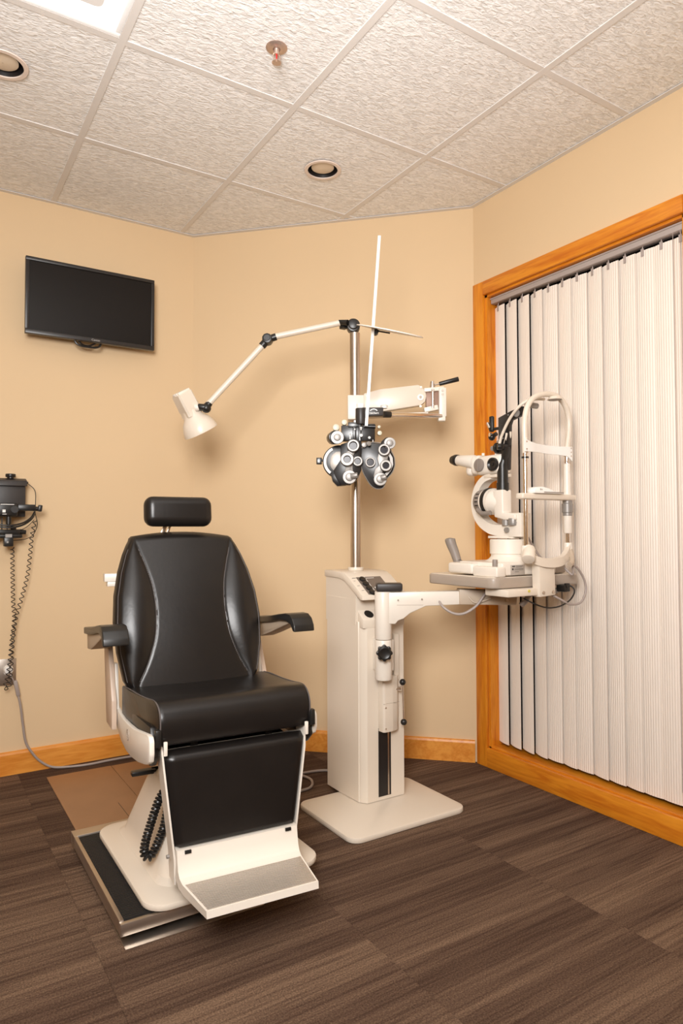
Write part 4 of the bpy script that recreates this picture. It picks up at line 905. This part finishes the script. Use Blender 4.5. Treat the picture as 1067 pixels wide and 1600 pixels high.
# microscope body
mb_ = MB(Matrix.Translation((0, -.022, 0))).box((XS-.034, 1.868, 1.285), (XS+.034, 2.010, 1.362), .020, 4).box((XS-.030, 1.99, 1.290), (XS+.030, 2.045, 1.368), .018, 4)
mb_.build('microscope_body', CREAM2, sl_)
MB(Matrix.Translation((0, -0.026, 0))).box((XS-.024, 1.872, 1.272), (XS+.024, 1.975, 1.285), .003).build('body_mount', CREAM, sl_)
for xo in (-.018, .018):
    tb = MB(Matrix.Translation((0, -0.026, 0))).cyl((XS+xo, 2.030, 1.342), (XS+xo*1.7, 2.115, 1.356), .0285, .021, 28, .003).build('eyepiece_tube', CREAM2, sl_)
    MB(Matrix.Translation((0, -0.026, 0))).lathe((XS+xo*1.7, 2.112, 1.356), (0, 1, .12), [(0, .0215), (.004, .0235), (.016, .0235), (.020, .0215), (.026, .0205), (.036, .0175), (.036, .012), (.028, .010)], 28).build('eyecup', BLACKP, tb)
MB(Matrix.Translation((0, -0.026, 0))).box((XS-.028, 2.040, 1.288), (XS+.028, 2.080, 1.335), .018, 4).build('prism_housing', CREAM2, sl_)
MB(Matrix.Translation((0, -0.026, 0))).cyl((XS-.033, 1.985, 1.325), (XS-.043, 1.985, 1.325), .026, seg=32, bev=.003).box((XS-.047, 1.982, 1.300), (XS-.042, 1.988, 1.350), .002).build('magnification_dial', GREYP, sl_)
MB(Matrix.Translation((0, -0.026, 0))).lathe((XS-.033, 1.910, 1.322), (-1, 0, 0), [(0, .026), (.010, .026), (.012, .021), (.006, .015), (.006, .006), (.009, .005), (.009, .001)], 32).build('black_dial', BLACKP, sl_)
MB(Matrix.Translation((0, -0.026, 0))).cyl((XS, 2.0, 1.366), (XS, 2.0, 1.376), .006, seg=12).cyl((XS, 1.93, 1.36), (XS, 1.93, 1.368), .005, seg=12).build('top_screw', CREAM2, sl_)
# black illumination/tonometer frame
MB().prism([(1.885, 1.290), (1.885, 1.505), (1.82, 1.522), (1.762, 1.532), (1.762, 1.500), (1.822, 1.487), (1.830, 1.470), (1.838, 1.30)], 'x', XS-.006, XS+.014, .002).box((XS-.012, 1.842, 1.40), (XS-.004, 1.87, 1.475), .001).build('black_frame', BLACKM, sl_)
fs_ = MB()
for y, z in ((1.87, 1.455), (1.855, 1.452), (1.875, 1.43), (1.86, 1.43), (1.80, 1.515), (1.83, 1.508), (1.878, 1.30)): fs_.cyl((XS-.006, y, z), (XS-.009, y, z), .0028, seg=10)
fs_.build('frame_screw', SILVER, sl_)
MB().box((XS-.008, 1.915, 1.455), (XS+.008, 1.935, 1.518), .006, 3).cyl((XS, 1.885, 1.465), (XS, 1.935, 1.465), .006).sph((XS, 1.925, 1.435), .014).cyl((XS, 1.90, 1.445), (XS, 1.915, 1.44), .008).build('adjust_lever', BLACKP, sl_)
MB().cyl((XS-.008, 1.928, 1.470), (XS-.008, 1.940, 1.492), .006, seg=12).cyl((XS-.009, 1.92, 1.443), (XS-.016, 1.922, 1.443), .008, seg=16).build('lever_chrome', CHROME, sl_)
MB().cyl((XS, 1.885, 1.388), (XS, 1.90, 1.388), .022, bev=.002).build('drive_wheel', BLACKP, sl_)
MB().cyl((XS, 1.90, 1.388), (XS, 1.925, 1.390), .011, .010, 20, .001).tube([(XS-.01, 1.89, 1.412), (XS-.014, 1.86, 1.417), (XS-.02, 1.845, 1.42)], .002, 6).build('drive_knob', SILVER, sl_)
MB().cyl((XS-.012, 1.785, 1.508), (XS-.008, 1.785, 1.508), .014, seg=24).build('side_disc', SILVER, sl_)
# power cord arcs from the hinge up and over
def cord(name, pts, r, m, lab, sm=8): return tag(MB().tube(pts, r, 10, sm).build(name, m), lab, 'cable')
MB().tube([(XS-.02, 1.866, 1.395), (XS-.02, 1.853, 1.43), (XS-.02, 1.815, 1.485), (XS-.018, 1.772, 1.525), (XS, 1.745, 1.548), (XS+.03, 1.728, 1.556), (XS+.07, 1.722, 1.558)], .0055, 10, 8).build('lamp_cable', CREAM, sl_)
MB().tube([(XS+.004, 1.846, 1.395), (XS+.006, 1.835, 1.425), (XS+.004, 1.83, 1.445)], .0045, 8, 5).tube([(XS-.008, 1.852, 1.395), (XS-.008, 1.842, 1.425), (XS-.008, 1.838, 1.44)], .0045, 8, 5).build('cable_stub', CREAM, sl_)
MB().cyl((XS+.0, 1.745, 1.535), (XS+.055, 1.745, 1.535), .011, seg=16).build('cable_clamp', SILVER, sl_)

# headrest frame on the front edge of the table
hf = thing('patient_headrest', (2.02, 1.715, .90), 'cream patient head and chin rest frame clamped to the table front', 'headrest')
YF = 1.694
HM = Matrix.Translation((-.044, 0, 0))
for px in (1.907,):
    MB(HM).cyl((px, YF, 1.005), (px, YF, 1.345), .0088, seg=20).build('left_post', CHROME, hf)
MB(HM).cyl((1.907, YF, 1.326), (1.907, YF, 1.332), .013, seg=20).build('post_ring', BLACKM, hf)
MB(HM).cyl((2.133, YF, 1.005), (2.133, YF, 1.345), .0080, seg=20).build('right_post', CHROME, hf)
MB(HM).lathe((2.133, YF, 1.190), (0, 0, 1), [(0, .0145), (.03, .0145), (.125, .0125), (.128, .009)], 24).build('post_sleeve', CREAM2, hf)
MB(HM).lathe((2.133, YF, 1.055), (0, 0, 1), [(0, .0135), (.004, .0155), (.07, .0155)], 24).build('post_sleeve', CREAM2, hf)
MB(HM).lathe((2.133, YF, 1.120), (0, 0, 1), [(0, .014), (.002, .0175), (.012, .0175), (.014, .0205), (.046, .0205), (.048, .018), (.060, .018), (.062, .014)], 24).build('height_nut', SILVER, hf)
arch_ = [(1.907, YF, 1.345), (1.906, YF, 1.40), (1.905, YF, 1.44), (1.910, YF, 1.480), (1.925, YF, 1.520), (1.955, YF, 1.550), (2.0, YF, 1.567), (2.05, YF, 1.572), (2.095, YF, 1.563), (2.130, YF, 1.535), (2.146, YF, 1.495), (2.148, YF, 1.455), (2.142, YF, 1.41), (2.134, YF, 1.37), (2.133, YF, 1.345)]
MB(HM).tube(arch_, .0105, 14, 5).build('arch_tube', CREAM, hf)
MB(HM).cyl((2.055, YF-.012, 1.551), (2.055, YF-.012, 1.562), .027, .020, 28).build('fixation_lamp', CREAM, hf)
MB(HM).cyl((2.055, YF-.012, 1.550), (2.055, YF-.012, 1.5515), .024, seg=28).build('fixation_lens', GREYP, hf)
bp = MB(HM).rings([[(x, y-.002, z-.018*h), (x, y-.002, z+.018*h), (x, y+.003, z+.018*h), (x, y+.003, z-.018*h)] for x, y, z, h in ((1.893, YF-.012, 1.372, 1.3), (1.92, YF-.013, 1.368, 1), (1.96, YF-.006, 1.366, .86), (2.02, YF+.004, 1.365, .86), (2.08, YF-.002, 1.364, .86), (2.12, YF-.012, 1.362, 1), (2.147, YF-.013, 1.353, 1.5))]).build('brow_band', WHITE, hf, smooth=50)
for x, z in ((1.900, 1.385), (1.900, 1.358), (1.900, 1.348), (2.140, 1.375), (2.140, 1.36), (2.140, 1.346)): MB(HM).cyl((x, YF-.014, z), (x, YF-.016, z), .003, seg=8).build('screw', STEEL, bp)
MB(HM).box((1.872, YF-.020, 1.178), (2.160, YF+.016, 1.200), .006, 3).build('chin_bar', CREAM, hf)
cr_ = MB(HM).prism([(1.925, 1.200), (2.08, 1.200), (2.08, 1.206), (2.03, 1.208), (2.00, 1.218), (1.965, 1.224), (1.935, 1.222), (1.922, 1.212)], 'y', YF-.030, YF+.020, .002).build('chin_cup', WHITE, hf)
MB(HM).box((1.97, YF-.0315, 1.203), (2.075, YF-.030, 1.206)).box((1.95, YF-.0315, 1.211), (1.953, YF-.030, 1.217)).box((1.958, YF-.0315, 1.211), (1.960, YF-.030, 1.216)).build('chin_print', GREYP, cr_, smooth=0)
# yoke
yk = [(1.905, YF, .985), (1.915, YF-.010, .968), (1.945, YF-.018, .955), (1.985, YF-.022, .948), (2.03, YF-.024, .948), (2.075, YF-.020, .956), (2.110, YF-.012, .978), (2.130, YF-.004, 1.001)]
R_ = []
for p in smooth_path([Vector(p) for p in yk], 5): R_.append([(p.x, p.y-.010, p.z-.016), (p.x, p.y-.010, p.z+.016), (p.x, p.y+.010, p.z+.018), (p.x, p.y+.010, p.z-.014)])
MB(HM).rings(R_).build('yoke', CREAM, hf, smooth=50)
MB(HM).cyl((1.907, YF, .968), (1.907, YF, 1.012), .019, .017, 24, .003).build('post_socket', CREAM2, hf)
MB(HM).cyl((2.133, YF, .985), (2.133, YF, 1.020), .017, .015, 24, .003).build('post_socket', CREAM2, hf)
MB(HM).cyl((1.918, YF-.004, 1.002), (1.884, YF-.030, .962), .022, .024, 28, .006).build('clamp_knob', CREAM, hf)
MB(HM).tube([(2.135, YF-.006, .995), (2.128, YF-.02, .97), (2.11, YF-.035, .95), (2.09, YF-.042, .94)], .010, 12, 4).build('yoke_brace', BEIGEP, hf)
MB(HM).prism([(1.948, .952), (2.030, .952), (2.034, .90), (2.036, .830), (1.952, .826), (1.950, .90)], 'y', YF-.022, YF+.014, .004).build('clamp_plate', CREAM, hf)
for x in (1.968, 2.020): MB(HM).cyl((x, YF-.022, .842), (x, YF-.026, .842), .006, seg=14).build('screw', STEEL, hf)
MB(HM).box((1.80, YF-.012, .832), (2.04, YF+.10, .858), .004).build('clamp_bar', CREAM, hf)
MB(HM).cyl((1.905, YF-.012, .850), (1.905, YF-.015, .850), .005, seg=12).build('bar_screw', mat('yellow_sticker', (.65, .55, .10), .5), hf)
MB(HM).box((2.075, 1.735, .901), (2.175, 1.98, .940), .012, 3).build('rail_cover', TAUPE, hf)
# cables below the table
cord('grey_loop_cable', [(2.075, 1.70, .925), (2.088, 1.675, .90), (2.09, 1.672, .93), (2.11, 1.67, .925), (2.14, 1.665, .885), (2.145, 1.66, .84), (2.115, 1.66, .797), (2.06, 1.665, .793), (2.02, 1.67, .81), (1.99, 1.69, .83)], .0042, WIRE_G, 'grey cable looping round the right end of the small table')
cord('black_loop_cable', [(2.075, 1.70, .862), (2.092, 1.68, .855), (2.092, 1.67, .835), (2.06, 1.665, .808), (2.01, 1.67, .788), (1.955, 1.68, .785), (1.91, 1.70, .80), (1.885, 1.73, .82)], .0028, BLACKP, 'thin black cable looping under the small table')
cord('grey_slant_cable', [(1.945, 1.80, 1.105), (1.99, 1.80, 1.04), (2.04, 1.80, .98), (2.07, 1.80, .955), (2.10, 1.80, .945)], .0045, WIRE_G, 'grey cable slanting from the slit lamp column behind the chin rest frame')
cord('bundled_cable', [(1.935, 1.79, .785), (1.95, 1.78, .80), (1.965, 1.77, .826), (2.0, 1.75, .832), (2.05, 1.74, .832), (2.09, 1.73, .845)], .010, GREYP, 'thick grey cable bundle tied under the small table')
tag(MB().box((2.062, 1.69, .835), (2.095, 1.73, .862), .004).box((2.07, 1.685, .85), (2.088, 1.70, .868), .003).build('cable_connector', BLACKP), 'small black connector block tucked under the table edge', 'connector')
# floor cables behind the stand
cord('floor_cable', [(1.05, 2.95, .006), (1.25, 2.78, .006), (1.36, 2.66, .006), (1.45, 2.625, .006), (1.56, 2.60, .006), (1.66, 2.50, .006)], .0055, WIRE_G, 'grey floor cable running straight behind the stand base')
cord('floor_cable', [(1.12, 2.62, .006), (1.28, 2.60, .006), (1.36, 2.62, .016), (1.43, 2.60, .010), (1.455, 2.54, .006), (1.42, 2.47, .006), (1.36, 2.45, .006), (1.22, 2.47, .006)], .0055, WIRE_G, 'grey floor cable bent in a loop beside the stand base')
